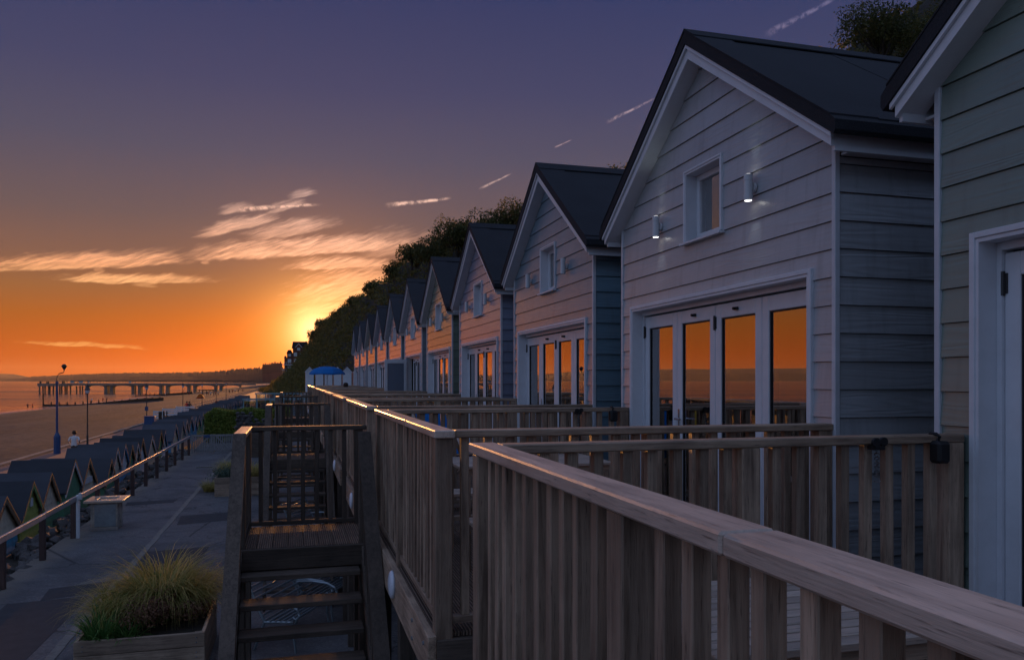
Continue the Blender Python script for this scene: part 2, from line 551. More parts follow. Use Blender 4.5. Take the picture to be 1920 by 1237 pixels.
M['patch'] = mat_simple_noise('asphalt_patch', (0.03, 0.03, 0.033), (0.065, 0.063, 0.066), 60, 0.8, 0.5, 0.008)
M['kerb'] = mat_simple_noise('kerb_concrete', (0.14, 0.125, 0.11), (0.30, 0.27, 0.24), 14, 0.8)
M['paving'] = mat_simple_noise('red_paving', (0.17, 0.095, 0.08), (0.28, 0.165, 0.14), 6, 0.8)
M['earth'] = mat_simple_noise('earth', (0.03, 0.024, 0.018), (0.07, 0.055, 0.04), 9, 0.95, 0.9, 0.04)
M['sand'] = mat_sand()
M['sea'] = mat_sea()
M['stone'] = mat_simple_noise('rough_stone', (0.055, 0.05, 0.05), (0.17, 0.15, 0.14), 6, 0.9, 0.9, 0.03)
M['concrete'] = mat_simple_noise('concrete', (0.20, 0.17, 0.15), (0.36, 0.32, 0.29), 4, 0.8)
M['pierc'] = mat_simple_noise('pier_concrete', (0.16, 0.13, 0.11), (0.30, 0.25, 0.21), 1.2, 0.8)
M['bbq'] = mat_paint('stand_panel', (0.45, 0.40, 0.34), 0.45, 0.5, 0.45)
M['cliff'] = mat_simple_noise('cliff_soil', (0.012, 0.013, 0.008), (0.045, 0.038, 0.024), 0.6, 0.95, 1.0, 0.5)
M['farwood'] = mat_simple_noise('far_wood', (0.03, 0.032, 0.026), (0.06, 0.055, 0.045), 0.02, 0.95, 0.6, 6.0)
M['leaf'] = mat_leaf('scrub_leaf', (0.05, 0.052, 0.014, 1), (0.14, 0.125, 0.034, 1), (0.25, 0.19, 0.05, 1), 0.4)
M['treeleaf'] = mat_leaf('tree_leaf', (0.03, 0.036, 0.011, 1), (0.085, 0.09, 0.025, 1), (0.17, 0.14, 0.04, 1), 0.35)
M['hedge'] = mat_leaf('hedge_leaf', (0.07, 0.11, 0.015, 1), (0.15, 0.20, 0.03, 1), (0.28, 0.30, 0.06, 1))
M['grass'] = mat_leaf('grass_blade', (0.12, 0.16, 0.03, 1), (0.40, 0.36, 0.10, 1), (0.75, 0.56, 0.25, 1), 0.45)
M['grass_green'] = mat_leaf('green_blade', (0.03, 0.09, 0.02, 1), (0.08, 0.18, 0.04, 1), (0.18, 0.30, 0.08, 1))
M['heather'] = mat_leaf('dry_heather', (0.09, 0.045, 0.03, 1), (0.22, 0.11, 0.065, 1), (0.36, 0.2, 0.11, 1))
M['lavender'] = mat_leaf('lavender_leaf', (0.05, 0.09, 0.06, 1), (0.10, 0.15, 0.11, 1), (0.18, 0.22, 0.17, 1))
M['bark'] = mat_simple_noise('bark', (0.03, 0.024, 0.018), (0.08, 0.06, 0.045), 8, 0.9, 0.9, 0.03)
M['hutpaint'] = mat_paint('hut_boards', (0.1, 0.1, 0.1), 0.55, 0.4, 0.2, use_obj=True, bumpy=0.2)
M['blue'] = mat_paint('blue_paint', (0.02, 0.07, 0.20), 0.4, 0.5, 0.1)
M['bluefab'] = mat_paint('blue_canvas', (0.01, 0.16, 0.48), 0.8, 0.2, 0.05)
M['brick'] = mat_simple_noise('red_brick', (0.16, 0.06, 0.04), (0.26, 0.11, 0.075), 1.5, 0.85, 0.2, 0.02)
M['darkroof'] = mat_felt('slate_roof', (0.03, 0.028, 0.03))
M['teal'] = mat_paint('teal_paint', (0.22, 0.38, 0.42), 0.4, 0.5, 0.1)
M['skin'] = mat_paint('skin', (0.42, 0.22, 0.16), 0.6, 0.3, 0.0)
M['shirt'] = mat_paint('white_cloth', (0.7, 0.68, 0.68), 0.8, 0.2, 0.0)
M['shorts'] = mat_paint('grey_cloth', (0.10, 0.085, 0.075), 0.9, 0.2, 0.0)
M['hair'] = mat_paint('brown_hair', (0.05, 0.03, 0.02), 0.7, 0.3, 0.0)
M['red'] = mat_paint('red_cloth', (0.5, 0.05, 0.04), 0.8, 0.2, 0.0)
M['darkcloth'] = mat_paint('dark_cloth', (0.04, 0.04, 0.055), 0.9, 0.2, 0.0)
M['yellow'] = mat_paint('yellow_cloth', (0.55, 0.36, 0.06), 0.8, 0.2, 0.0)
M['orange'] = mat_paint('orange_cloth', (0.65, 0.16, 0.03), 0.8, 0.2, 0.0)
M['lens'] = mat_paint('milky_lens', (0.72, 0.76, 0.84), 0.25, 0.6, 0.02)


# ------------------------------------------------------------------ mesh helpers
def tag(o, label=None, cat=None, group=None, kind=None):
    if label: o['label'] = label
    if cat: o['category'] = cat
    if group: o['group'] = group
    if kind: o['kind'] = kind
    return o


def thing(name, loc, label, cat, group=None, rz=0):
    o = bpy.data.objects.new(name, None)
    COL.objects.link(o)
    o.location = loc
    o.rotation_euler = (0, 0, rz)
    o.empty_display_size = 0.2
    return tag(o, label, cat, group)


def place(name, mesh, parent=None, loc=(0, 0, 0), rot=(0, 0, 0), kind=None, color=None):
    o = bpy.data.objects.new(name, mesh)
    COL.objects.link(o)
    o.parent = parent
    o.location = loc
    o.rotation_euler = rot
    if kind: o['kind'] = kind
    if color: o.color = (*color, 1)
    return o


def copy_tree(o, parent=None, color=None):
    c = o.copy()
    COL.objects.link(c)
    if parent: c.parent = parent
    if color and o.type == 'MESH': c.color = (*color, 1)
    for ch in list(o.children):
        copy_tree(ch, c, color)
    return c


class MB:
    def __init__(s):
        s.v, s.f, s.mi, s.cur = [], [], [], 0

    def mat(s, i):
        s.cur = i
        return s

    def face(s, idx):
        s.f.append(idx)
        s.mi.append(s.cur)

    def poly(s, pts):
        b = len(s.v)
        s.v += [tuple(p) for p in pts]
        s.face(tuple(range(b, b + len(pts))))
        return s

    def box(s, x0, x1, y0, y1, z0, z1):
        b = len(s.v)
        s.v += [(x0, y0, z0), (x1, y0, z0), (x1, y1, z0), (x0, y1, z0), (x0, y0, z1), (x1, y0, z1), (x1, y1, z1), (x0, y1, z1)]
        for f in ((0, 3, 2, 1), (4, 5, 6, 7), (0, 1, 5, 4), (1, 2, 6, 5), (2, 3, 7, 6), (3, 0, 4, 7)):
            s.face(tuple(b + i for i in f))
        return s

    def cbox(s, x0, x1, y0, y1, z0, z1, c=0.004):
        # box with chamfered edges
        b = len(s.v)
        lo, hi = (x0, y0, z0), (x1, y1, z1)
        idx = {}
        for sx in (0, 1):
            for sy in (0, 1):
                for sz in (0, 1):
                    sg = (sx, sy, sz)
                    for ax in range(3):
                        p = []
                        for k in range(3):
                            val = hi[k] if sg[k] else lo[k]
                            if k != ax: val += -c if sg[k] else c
                            p.append(val)
                        idx[(sg, ax)] = len(s.v)
                        s.v.append(tuple(p))
        for ax in range(3):
            a1, a2 = [(1, 2), (2, 0), (0, 1)][ax]
            for sd in (0, 1):
                q = []
                for (i, j) in ((0, 0), (1, 0), (1, 1), (0, 1)):
                    sg = [0, 0, 0]
                    sg[ax], sg[a1], sg[a2] = sd, i, j
                    q.append(idx[(tuple(sg), ax)])
                s.face(tuple(q if sd else q[::-1]))
        for ax in range(3):     # edges parallel to ax
            a1, a2 = [(1, 2), (2, 0), (0, 1)][ax]
            for i in (0, 1):
                for j in (0, 1):
                    A = [0, 0, 0]; B = [0, 0, 0]
                    A[a1], A[a2], B[a1], B[a2] = i, j, i, j
                    A[ax], B[ax] = 0, 1
                    q = [idx[(tuple(A), a1)], idx[(tuple(B), a1)], idx[(tuple(B), a2)], idx[(tuple(A), a2)]]
                    s.face(tuple(q if (i ^ j) else q[::-1]))
        for sx in (0, 1):
            for sy in (0, 1):
                for sz in (0, 1):
                    sg = (sx, sy, sz)
                    q = [idx[(sg, 0)], idx[(sg, 1)], idx[(sg, 2)]]
                    s.face(tuple(q if (sx + sy + sz) % 2 else q[::-1]))
        return s

    def hexa(s, p):
        # 8 points, bottom 4 then top 4
        b = len(s.v)
        s.v += [tuple(q) for q in p]
        for f in ((0, 3, 2, 1), (4, 5, 6, 7), (0, 1, 5, 4), (1, 2, 6, 5), (2, 3, 7, 6), (3, 0, 4, 7)):
            s.face(tuple(b + i for i in f))
        return s

    def prism(s, poly, a, bq, axis=0):
        # polygon in the two other axes, extruded from a to b along axis
        def mk(t, p):
            if axis == 0: return (t, p[0], p[1])
            if axis == 1: return (p[0], t, p[1])
            return (p[0], p[1], t)
        n = len(poly)
        b = len(s.v)
        s.v += [mk(a, p) for p in poly] + [mk(bq, p) for p in poly]
        s.face(tuple(range(b + n - 1, b - 1, -1)))
        s.face(tuple(range(b + n, b + 2 * n)))
        for i in range(n):
            j = (i + 1) % n
            s.face((b + i, b + j, b + n + j, b + n + i))
        return s

    def tube(s, pts, r, n=8, cap=True):
        rings = []
        m = len(pts)
        rr = r if hasattr(r, '__len__') else [r] * m
        for i, p in enumerate(pts):
            q0, q1 = pts[max(i - 1, 0)], pts[min(i + 1, m - 1)]
            t = [q1[k] - q0[k] for k in range(3)]
            L = sqrt(sum(c * c for c in t)) or 1
            t = [c / L for c in t]
            up = (0, 0, 1) if abs(t[2]) < 0.9 else (1, 0, 0)
            a = (t[1] * up[2] - t[2] * up[1], t[2] * up[0] - t[0] * up[2], t[0] * up[1] - t[1] * up[0])
            La = sqrt(sum(c * c for c in a))
            a = [c / La for c in a]
            c2 = (t[1] * a[2] - t[2] * a[1], t[2] * a[0] - t[0] * a[2], t[0] * a[1] - t[1] * a[0])
            b = len(s.v)
            for k in range(n):
                an = 2 * pi * k / n
                s.v.append(tuple(p[j] + rr[i] * (cos(an) * a[j] + sin(an) * c2[j]) for j in range(3)))
            rings.append(b)
        for i in range(m - 1):
            for k in range(n):
                k2 = (k + 1) % n
                s.face((rings[i] + k, rings[i] + k2, rings[i + 1] + k2, rings[i + 1] + k))
        if cap:
            s.face(tuple(rings[0] + k for k in range(n - 1, -1, -1)))
            s.face(tuple(rings[-1] + k for k in range(n)))
        return s

    def lathe(s, prof, n=12, c=(0, 0, 0)):
        return s.tube([(c[0], c[1], c[2] + z) for r, z in prof], [max(r, 0.0005) for r, z in prof], n)

    def mesh(s, name, mats, smooth=False):
        me = bpy.data.meshes.new(name)
        me.from_pydata(s.v, [], s.f)
        for m_ in (mats if isinstance(mats, (list, tuple)) else [mats]):
            me.materials.append(m_)
        if any(s.mi):
            me.polygons.foreach_set('material_index', s.mi)
        if smooth:
            me.polygons.foreach_set('use_smooth', [True] * len(s.f))
        me.update()
        return me

    def build(s, name, mats, parent=None, loc=(0, 0, 0), rot=(0, 0, 0), smooth=False, kind=None, color=None):
        return place(name, s.mesh(name, mats, smooth), parent, loc, rot, kind, color)


def clip_poly(poly, a, b, c):
    # keep a*y + b*z <= c
    out = []
    for i in range(len(poly)):
        p, q = poly[i], poly[(i + 1) % len(poly)]
        dp, dq = a * p[0] + b * p[1] - c, a * q[0] + b * q[1] - c
        if dp <= 0: out.append(p)
        if (dp < 0 < dq) or (dq < 0 < dp):
            t = dp / (dp - dq)
            out.append((p[0] + t * (q[0] - p[0]), p[1] + t * (q[1] - p[1])))
    return out


def hash01(*k):
    v = sin(sum(a * b for a, b in zip(k, (12.9898, 78.233, 37.719, 91.7)))) * 43758.5453
    return v - math.floor(v)


def vnoise(x, y):
    ix, iy = math.floor(x), math.floor(y)
    fx, fy = x - ix, y - iy
    fx, fy = fx * fx * (3 - 2 * fx), fy * fy * (3 - 2 * fy)
    a, b, c, d = hash01(ix, iy), hash01(ix + 1, iy), hash01(ix, iy + 1), hash01(ix + 1, iy + 1)
    return (a + (b - a) * fx) * (1 - fy) + (c + (d - c) * fx) * fy


def interp(tab, x):
    if x <= tab[0][0]: return tab[0][1:]
    for p, q in zip(tab, tab[1:]):
        if x <= q[0]:
            t = (x - p[0]) / (q[0] - p[0])
            return tuple(a + (b - a) * t for a, b in zip(p[1:], q[1:]))
    return tab[-1][1:]


# ------------------------------------------------------------------ the setting
XF, DECK, PATH, PROM, SEA = 3.3, -1.38, -3.79, -4.6, -7.5

# sea
mb = MB()
xs = [-13800, -9000, -4000, -1500, -500, -200, -80, -40, 200]
ys = [-1500, -200, 0, 150, 300, 600, 1200, 3000, 7000, 13800]
for i in range(len(xs) - 1):
    for j in range(len(ys) - 1):
        mb.poly([(xs[i], ys[j], SEA), (xs[i + 1], ys[j], SEA), (xs[i + 1], ys[j + 1], SEA), (xs[i], ys[j + 1], SEA)])
mb.build('sea', M['sea'], kind='structure')

# beach: slopes from the promenade to the water
mb = MB()
bx = [-95, -80, -70, -64, -58, -50, -42, -34, -26, -20, -15.2]
by = [-120 + 14 * k for k in range(90)]


def beach_z(x, y):
    t = (x + 15.2) / (-64 + 15.2)
    z = -4.78 + (SEA + 4.78) * t
    return z + (vnoise(x * 0.12, y * 0.05) - 0.5) * 0.35 * (1 if -62 < x < -18 else 0.3)


for x in bx:
    for y in by:
        mb.v.append((x + (vnoise(y * 0.03, 5) - 0.5) * 3 * (1 if x < -30 else 0), y, beach_z(x, y)))
nb = len(by)
for i in range(len(bx) - 1):
    for j in range(nb - 1):
        mb.face((i * nb + j, (i + 1) * nb + j, (i + 1) * nb + j + 1, i * nb + j + 1))
mb.build('beach', M['sand'], kind='structure', smooth=True)

# lower promenade, with a kerb to the sand
MB().box(-15.0, 30, -60, 1100, -6.0, PROM).build('promenade', M['paving'], kind='structure')
MB().box(-15.35, -15.0, -60, 1100, -6.0, PROM + 0.12).build('promenade_kerb', M['kerb'], kind='structure')

# upper path
mb = MB()
mb.box(-5.32, 9.4, -25, 96, PATH - 1.5, PATH)
mb.build('path', M['asphalt'], kind='structure')
# pale strip along the path, a run of kerb blocks
strip = thing('kerb_strip', (-3.2, 8, PATH), 'pale line of flush kerb blocks running along the dark path', 'kerb')
bm_ = MB().cbox(-0.07, 0.07, 0.006, 0.894, -0.02, 0.012, 0.006).mesh('kerb_block', M['kerb'])
for k in range(48):
    place('kerb_block', bm_, strip, (0.008 * sin(k * 2.1) + 0.0012 * k, k * 0.9, 0.002 * sin(k * 1.7)), (0, 0, 0.006 * sin(k * 3.3)))
for i, (x0, x1, y0, y1, sk) in enumerate(((-4.2, -2.2, 15.2, 16.0, 0.7), (-3.05, -1.9, 16.9, 18.9, 0.2), (-2.95, -1.6, 22.2, 23.6, 0.4), (-4.6, -3.5, 11.5, 15.1, 0.2), (-4.9, -3.6, 26.0, 26.7, 0.3))):
    MB().prism([(x0, y0), (x1, y0 + sk), (x1 + 0.05, y1 + sk), (x0 - 0.08, y1)], PATH - 0.02, PATH + 0.004, 2).build('path_patch', M['patch'], kind='structure')

# cliff
CT = [(-60, 11, 44, 25.5, 1.0), (0, 11, 42, 25.5, 1.0), (60, 10.5, 41, 25.5, 1.0), (110, 9, 38.5, 25.5, 1.0), (134, 9, 31.5, 26.3, 1.05), (175, 5, 25.8, 26.5, 1.15),
      (242, -3, 21.6, 26.5, 1.4), (300, -9, 18, 26.8, 1.75), (350, -14, 16.2, 26.5, 1.9), (394, -15, 13.2, 26.5, 1.9),
      (440, -13, 14, 26.5, 1.8), (520, -13, 20, 26, 1.6), (700, -12, 24, 26, 1.5), (1000, -8, 26, 26, 1.4)]


def cliff_pt(y, t):
    toe, cr, h, ex = interp(CT, y)
    if t <= 1:
        x = toe + (cr - toe) * t
        z = -4.9 + (h + 4.9) * t ** ex
    else:
        x = cr + (t - 1) * 70
        z = h - 1.5 * (t - 1)
    return x, z


mb = MB()
ts = [-0.02, 0.0, 0.08, 0.16, 0.25, 0.35, 0.45, 0.55, 0.65, 0.75, 0.85, 0.93, 1.0, 1.06, 1.3, 2.2]
cy_ = [-60 + 6 * k for k in range(178)]
for y in cy_:
    for t in ts:
        x, z = cliff_pt(y, max(t, 0))
        if t < 0: x, z = x - 0.5, -5.2
        a = 1.6 if 0.1 < t < 1.1 else 0.3
        mb.v.append((x + (vnoise(y * 0.11, t * 9) - 0.5) * a, y, z + (vnoise(y * 0.17 + 30, t * 11) - 0.5) * a))
nt = len(ts)
for j in range(len(cy_) - 1):
    for i in range(nt - 1):
        mb.face((j * nt + i, j * nt + i + 1, (j + 1) * nt + i + 1, (j + 1) * nt + i))
mb.build('cliff', M['cliff'], kind='structure', smooth=True)


def rand_dir():
    z = random.uniform(-1, 1)
    a = random.uniform(0, 2 * pi)
    r = sqrt(1 - z * z)
    return r * cos(a), r * sin(a), z


def add_leaf(mb, p, s, nrm):
    # one leaf: a rhomb bent a little, facing roughly nrm
    a = rand_dir()
    n = [nrm[k] + 0.8 * a[k] for k in range(3)]
    L = sqrt(sum(c * c for c in n)) or 1
    n = [c / L for c in n]
    up = (0, 0, 1) if abs(n[2]) < 0.85 else (1, 0, 0)
    t = (n[1] * up[2] - n[2] * up[1], n[2] * up[0] - n[0] * up[2], n[0] * up[1] - n[1] * up[0])
    L = sqrt(sum(c * c for c in t)) or 1
    t = [c / L for c in t]
    b = (n[1] * t[2] - n[2] * t[1], n[2] * t[0] - n[0] * t[2], n[0] * t[1] - n[1] * t[0])
    r = random.uniform(0, 2 * pi)
    u = [cos(r) * t[k] + sin(r) * b[k] for k in range(3)]
    w = [-sin(r) * t[k] + cos(r) * b[k] for k in range(3)]
    l, h = s, s * random.uniform(0.35, 0.6)
    mb.poly([[p[k] - u[k] * l for k in range(3)], [p[k] - w[k] * h for k in range(3)],
             [p[k] + u[k] * l for k in range(3)], [p[k] + w[k] * h for k in range(3)]])


def leaf_ball(mb, c, r, n, s, flat=1.0, lower=-0.35, bare=0.0):
    ph = [random.uniform(0, 6) for _ in range(3)]
    for _ in range(n):
        d = rand_dir()
        if d[2] < lower: continue
        lump = 1 + 0.22 * sin(3 * d[0] + ph[0]) + 0.2 * sin(4 * d[1] + ph[1]) + 0.14 * sin(5 * d[2] + ph[2])
        k = r * lump * random.uniform(0.45, 1.05) ** 0.5
        if bare and random.random() < bare: k *= 0.7
        add_leaf(mb, (c[0] + d[0] * k, c[1] + d[1] * k, c[2] + d[2] * k * flat), s * random.uniform(0.6, 1.3), d)


# scrub over the cliff: one uncountable mass
mb = MB()
for _ in range(3000):
    y = random.choice((random.uniform(30, 150), random.uniform(90, 260), random.uniform(200, 470), random.uniform(280, 470)))
    t = random.uniform(0.0, 1.05) if y > 90 else random.uniform(0.55, 1.05)
    x, z = cliff_pt(y, t)
    far = y / 130
    r = random.uniform(0.9, 2.0) * (0.8 + 0.28 * far)
    if t > 0.97: r *= random.uniform(0.6, 1.1)
    if y > 300 and t < 0.2: r *= 0.6
    leaf_ball(mb, (x, y, z + 0.15 * r), r, 42, 0.26 * (0.75 + 0.45 * far), 0.8, -0.1)
tag(mb.build('scrub', M['leaf'], kind='stuff'), 'dense dark scrub and bushes covering the steep cliff behind the lodges', 'scrub')


def tree(loc, h, r, label, seed, leaves=1500, group='trees along the cliff top', ls=0.22):
    random.seed(seed)
    t = thing('cliff_tree', loc, label, 'tree', group)
    tk = MB()
    tk.tube([(0, 0, -0.8), (0.1, 0, h * 0.3), (0.15, 0.1, h * 0.6)], [0.05 * h, 0.04 * h, 0.02 * h], 7)
    lf = MB()
    for k in range(9):
        a = k * 2.4 + random.uniform(-.4, .4)
        q = random.uniform(0.35, 0.85) * r
        cz = h * random.uniform(0.42, 0.86)
        c = (cos(a) * q * 0.75, sin(a) * q * 0.75, cz)
        tk.tube([(0.1, 0, h * 0.3), (c[0] * 0.6, c[1] * 0.6, cz * 0.75), c], [0.02 * h, 0.012 * h, 0.004 * h], 5)
        leaf_ball(lf, c, r * random.uniform(0.40, 0.60), int(leaves * 1.7) // 9, ls * 0.85, 0.85, -0.9, 0.1)
    tk.build('trunk', M['bark'], t)
    lf.build('crown', M['treeleaf'], t)
    return t


def crest_tree(px, py, y, h, r, label, seed, **k):
    x = ratio(px) * y
    u = (px - PX0) / F
    d = y / (CY - SY * u)
    z = (HOR - py) / F * d
    tree((x, y, z - h), h, r, label, seed, **k)


crest_tree(1652, 2, 34, 4.6, 2.1, 'round dark tree above the roof ridge at top right of the sky', 3, leaves=5200, ls=0.085)
crest_tree(1735, 14, 36, 4.4, 1.9, 'dark tree squeezed between the top right tree and the sage lodge barge', 4, leaves=4000, ls=0.085)
crest_tree(856, 416, 136, 7.0, 4.3, 'tallest tree on the cliff crest left of the third lodge roof', 5, leaves=3600, ls=0.26)
crest_tree(806, 446, 148, 6, 4.4, 'rounded tree on the crest just left of the tallest one', 6, leaves=2800, ls=0.26)
crest_tree(960, 390, 122, 5, 4.6, 'low spreading tree on the crest behind the second lodge gable', 7, leaves=2600, ls=0.24)
crest_tree(920, 408, 124, 4.5, 4.0, 'small crest tree peeping out left of the second lodge gable', 12, leaves=2000, ls=0.24)
for i, (px, py, y) in enumerate(((772, 462, 168), (742, 490, 190), (700, 528, 226), (668, 556, 262), (641, 578, 305), (614, 597, 366), (603, 600, 388), (590, 622, 372))):
    crest_tree(px, py, y, 5.2, 3.6 + 0.4 * (i > 3), ['uppermost of the trees running down the crest below the tallest tree', 'second tree down the crest from the tallest tree', 'third tree down the crest, above the seventh lodge roof',
                'fourth tree down the crest, left of the last lodge roofs', 'fifth tree down the crest, above the white beach huts', 'sixth tree down the crest, just right of the sun', 'tree on the crest edge touching the sun glow', 'lowest crest tree, right of the brick apartment block'][i], 20 + i,
               leaves=1500, ls=0.34, group='trees stepping down the crest')
random.seed(5)


# far coast
def ridge(name, tab, depth, step, rough, rs, matl, base=SEA - 2):
    # tab: (azimuth deg, distance, height)
    mb = MB()
    n = int((tab[-1][0] - tab[0][0]) / step)
    for i in range(n + 1):
        az = tab[0][0] + step * i
        d, h = interp(tab, az)
        k = h + (vnoise(az * rs, 3.3) - 0.4) * rough + (vnoise(az * rs * 4, 8.1) - 0.5) * rough * 0.6
        a = radians(az)
        for dd, z in ((0, base), (depth * 0.1, base + (k - base) * 0.6), (depth * 0.3, k), (depth, k * 0.8), (depth * 1.5, base)):
            mb.v.append((sin(a) * (d + dd), cos(a) * (d + dd), z))
    for i in range(n):
        for j in range(4):
            mb.face((i * 5 + j, (i + 1) * 5 + j, (i + 1) * 5 + j + 1, i * 5 + j + 1))
    return mb.build(name, matl, kind='structure', smooth=False)


def rt(px, py, d):
    a, e = azel(px, py)
    return (a, d, d * math.tan(radians(e)))


ridge('far_hills', [(-75, 12500, 90), (-60, 12500, 165), (-45, 12500, 200), (-33, 12500, 185), (-25, 12500, 175), (-20, 12500, 140), rt(0, 700, 12500), rt(25, 701, 12500), rt(55, 706.5, 12500), rt(80, 712, 12500)],
      900, 0.05, 10, 2.0, M['farwood'])
ridge('far_headland', [rt(-160, 712.6, 9000), rt(0, 710.0, 8800), rt(48, 708.5, 8500), rt(58, 705.5, 8200), rt(90, 704.5, 7700), rt(130, 702, 7100), rt(200, 699.5, 6200),
                       rt(270, 698.5, 5300), rt(340, 698, 4500), rt(400, 696, 3600), rt(430, 693, 3100), rt(460, 689.5, 2600), rt(500, 689, 2100), rt(600, 687, 1900), rt(700, 690, 1900)],
      400, 0.012, 9.0, 22.0, M['farwood'])


def facade_windows(root, rects, y, w=None, name='window'):
    for (x0, x1, z0, z1) in rects:
        f = MB()
        f.box(x0, x1, y - 0.10, y + 0.1, z0, z1)
        wf = f.build(name, M['white'], root)
        g = MB().box(x0 + 0.18, x1 - 0.18, y - 0.14, y - 0.1, z0 + 0.18, z1 - 0.18)
        g.build('pane', M['glass'], wf)


# brick apartment block half hidden by the headland
yb = 450.0
sc_ = yb / 1.035 / F
b0 = thing('apartment_block', (0, yb, 0), 'stepped red brick apartment block with white balconies beneath the setting sun', 'building')


def bz(py): return (HOR - py) * sc_


def bxp(px): return ratio(px) * yb


mb = MB()
mb.box(bxp(549), bxp(579), 0, 14, -2, bz(651))
mb.box(bxp(538), bxp(549), 1.2, 14, -2, bz(662))
mb.box(bxp(533), bxp(538), 2.2, 14, -2, bz(671))
mb.build('brick_wall', M['brick'], b0)
mb = MB()
mb.prism([(bxp(547), bz(652)), (bxp(580), bz(652)), (bxp(576), bz(640.5)), (bxp(549), bz(640.5))], -0.5, 14.5, 1)
mb.prism([(bxp(537), bz(662)), (bxp(548.6), bz(662)), (bxp(546), bz(656)), (bxp(540), bz(656))], 0.9, 13, 1)
mb.prism([(bxp(532.4), bz(671)), (bxp(537.8), bz(671)), (bxp(536), bz(667)), (bxp(533.5), bz(667))], 2.0, 13, 1)
mb.build('roof', M['darkroof'], b0)
mb = MB()
mb.prism([(bxp(554), bz(652)), (bxp(566), bz(652)), (bxp(560), bz(645))], -0.9, 0, 1)
mb.build('gable', M['brick'], b0)
mb = MB()
for s in (-1, 1):
    mb.hexa([(bxp(560 + 6.5 * s), -1.1, bz(652.4)), (bxp(560 + 6.5 * s), -0.85, bz(652.4)), (bxp(560), -0.85, bz(645)), (bxp(560), -1.1, bz(645)),
             (bxp(560 + 6.5 * s), -1.1, bz(651)), (bxp(560 + 6.5 * s), -0.85, bz(651)), (bxp(560), -0.85, bz(643.8)), (bxp(560), -1.1, bz(643.8))])
mb.build('barge_board', M['white'], b0)
facade_windows(b0, [(bxp(a), bxp(b), bz(d), bz(c)) for a, b, c, d in
                    ((557, 563, 647.5, 657), (551, 557, 661, 668), (562, 568.5, 661, 668.5), (551, 557, 672.5, 679), (562, 568, 673, 679))], -0.95 + 0.95)
facade_windows(b0, [(bxp(a), bxp(b), bz(d), bz(c)) for a, b, c, d in ((540.5, 545.5, 662.5 + 1, 668), (539.5, 546, 673, 680), (539.5, 546, 685.5, 691))], 1.2)
for py in (683, 694.5):
    bl = MB()
    bl.box(bxp(532.6), bxp(550), -0.6, 1.2, bz(py + 1.6), bz(py))
    for px in (533, 537, 541, 545, 549):
        bl.box(bxp(px) - 0.06, bxp(px) + 0.06, -0.55, -0.45, bz(py), bz(py - 3.4))
    bl.box(bxp(532.6), bxp(550), -0.58, -0.42, bz(py - 3.4), bz(py - 4))
    bl.build('balcony', M['white'], b0)
for py in (680, 690):
    MB().box(bxp(528.5), bxp(532.8), 2.4, 5, bz(py + 4), bz(py + 2.6)).build('side_balcony', M['white'], b0)

# hotel silhouettes on the far headland
for (pxa, pxb, pyt, lab) in ((492, 508, 683.5, 'flat roofed hotel on the far headland left of its taller neighbour'), (508, 529, 681, 'larger far headland hotel just left of the brick apartment block')):
    yb2 = 1120.0
    s2 = yb2 / 1.04 / F
    t = thing('far_hotel', (0, yb2, 0), lab, 'building')
    x0, x1, zt = ratio(pxa) * yb2, ratio(pxb) * yb2, (HOR - pyt) * s2
    MB().box(x0, x1, 0, 16, -2, zt).build('wall', M['brick'], t)
    mb = MB()
    for k in range(4):
        xa = x0 + (x1 - x0) * (k + 0.15) / 4
        mb.box(xa, xa + (x1 - x0) * 0.13, 2, 6, zt, zt + 1.1 + 1.2 * (k % 2))
    mb.build('roof_block', M['brick'], t)
    w_ = MB()
    for r in range(4):
        for k in range(6):
            xa = x0 + (x1 - x0) * (k + 0.25) / 6
            w_.box(xa, xa + (x1 - x0) * 0.08, -0.06, 0, zt - 2.6 - 3 * r, zt - 1.2 - 3 * r)
    w_.build('window_rows', M['darkroof'], t, kind='stuff')

# evening haze: one closed box of thin air round everything
hm = bpy.data.materials.new('haze_air')
hm.use_nodes = True
hm.node_tree.nodes.clear()
hv = hm.node_tree.nodes.new('ShaderNodeVolumePrincipled')
hv.inputs['Color'].default_value = (0.97, 0.84, 0.70, 1)
hv.inputs['Density'].default_value = 1.7e-5
hv.inputs['Anisotropy'].default_value = 0.45
ho = hm.node_tree.nodes.new('ShaderNodeOutputMaterial')
hm.node_tree.links.new(hv.outputs[0], ho.inputs['Volume'])
MB().box(-14200, 1400, -1600, 14200, -10.5, 225).build('haze', hm, kind='stuff')

# ------------------------------------------------------------------ lodges
HW = 1.645                                   # half width
ZT0, SL = 4.155, 0.70                         # barge top line: ZT0 - SL*|y|
DO, DH, REV = 1.405, 2.085, 0.13              # door half width, height, reveal depth
WO, WZ0, WZ1 = 0.295, 2.58, 3.17              # small window
ROW = 0.178


def zt(y): return ZT0 - SL * abs(y)


def gable(poly, drop=0.03, hw=HW):
    p = clip_poly(poly, SL, 1, ZT0 - drop)
    if p: p = clip_poly(p, -SL, 1, ZT0 - drop)
    return [q for i, q in enumerate(p) if hypot(q[0] - p[i - 1][0], q[1] - p[i - 1][1]) > 1e-4]


def board_piece(mb, poly, zr0, zr1):
    # lapped board: proud at its lower edge
    if len(poly) < 3: return
    f = lambda z: -0.017 + 0.013 * (z - zr0) / (zr1 - zr0)
    n, b = len(poly), len(mb.v)
    mb.v += [(f(z), y, z) for y, z in poly] + [(0.012, y, z) for y, z in poly]
    mb.face(tuple(range(b + n - 1, b - 1, -1)))
    for i in range(n):
        j = (i + 1) % n
        mb.face((b + i, b + j, b + n + j, b + n + i))


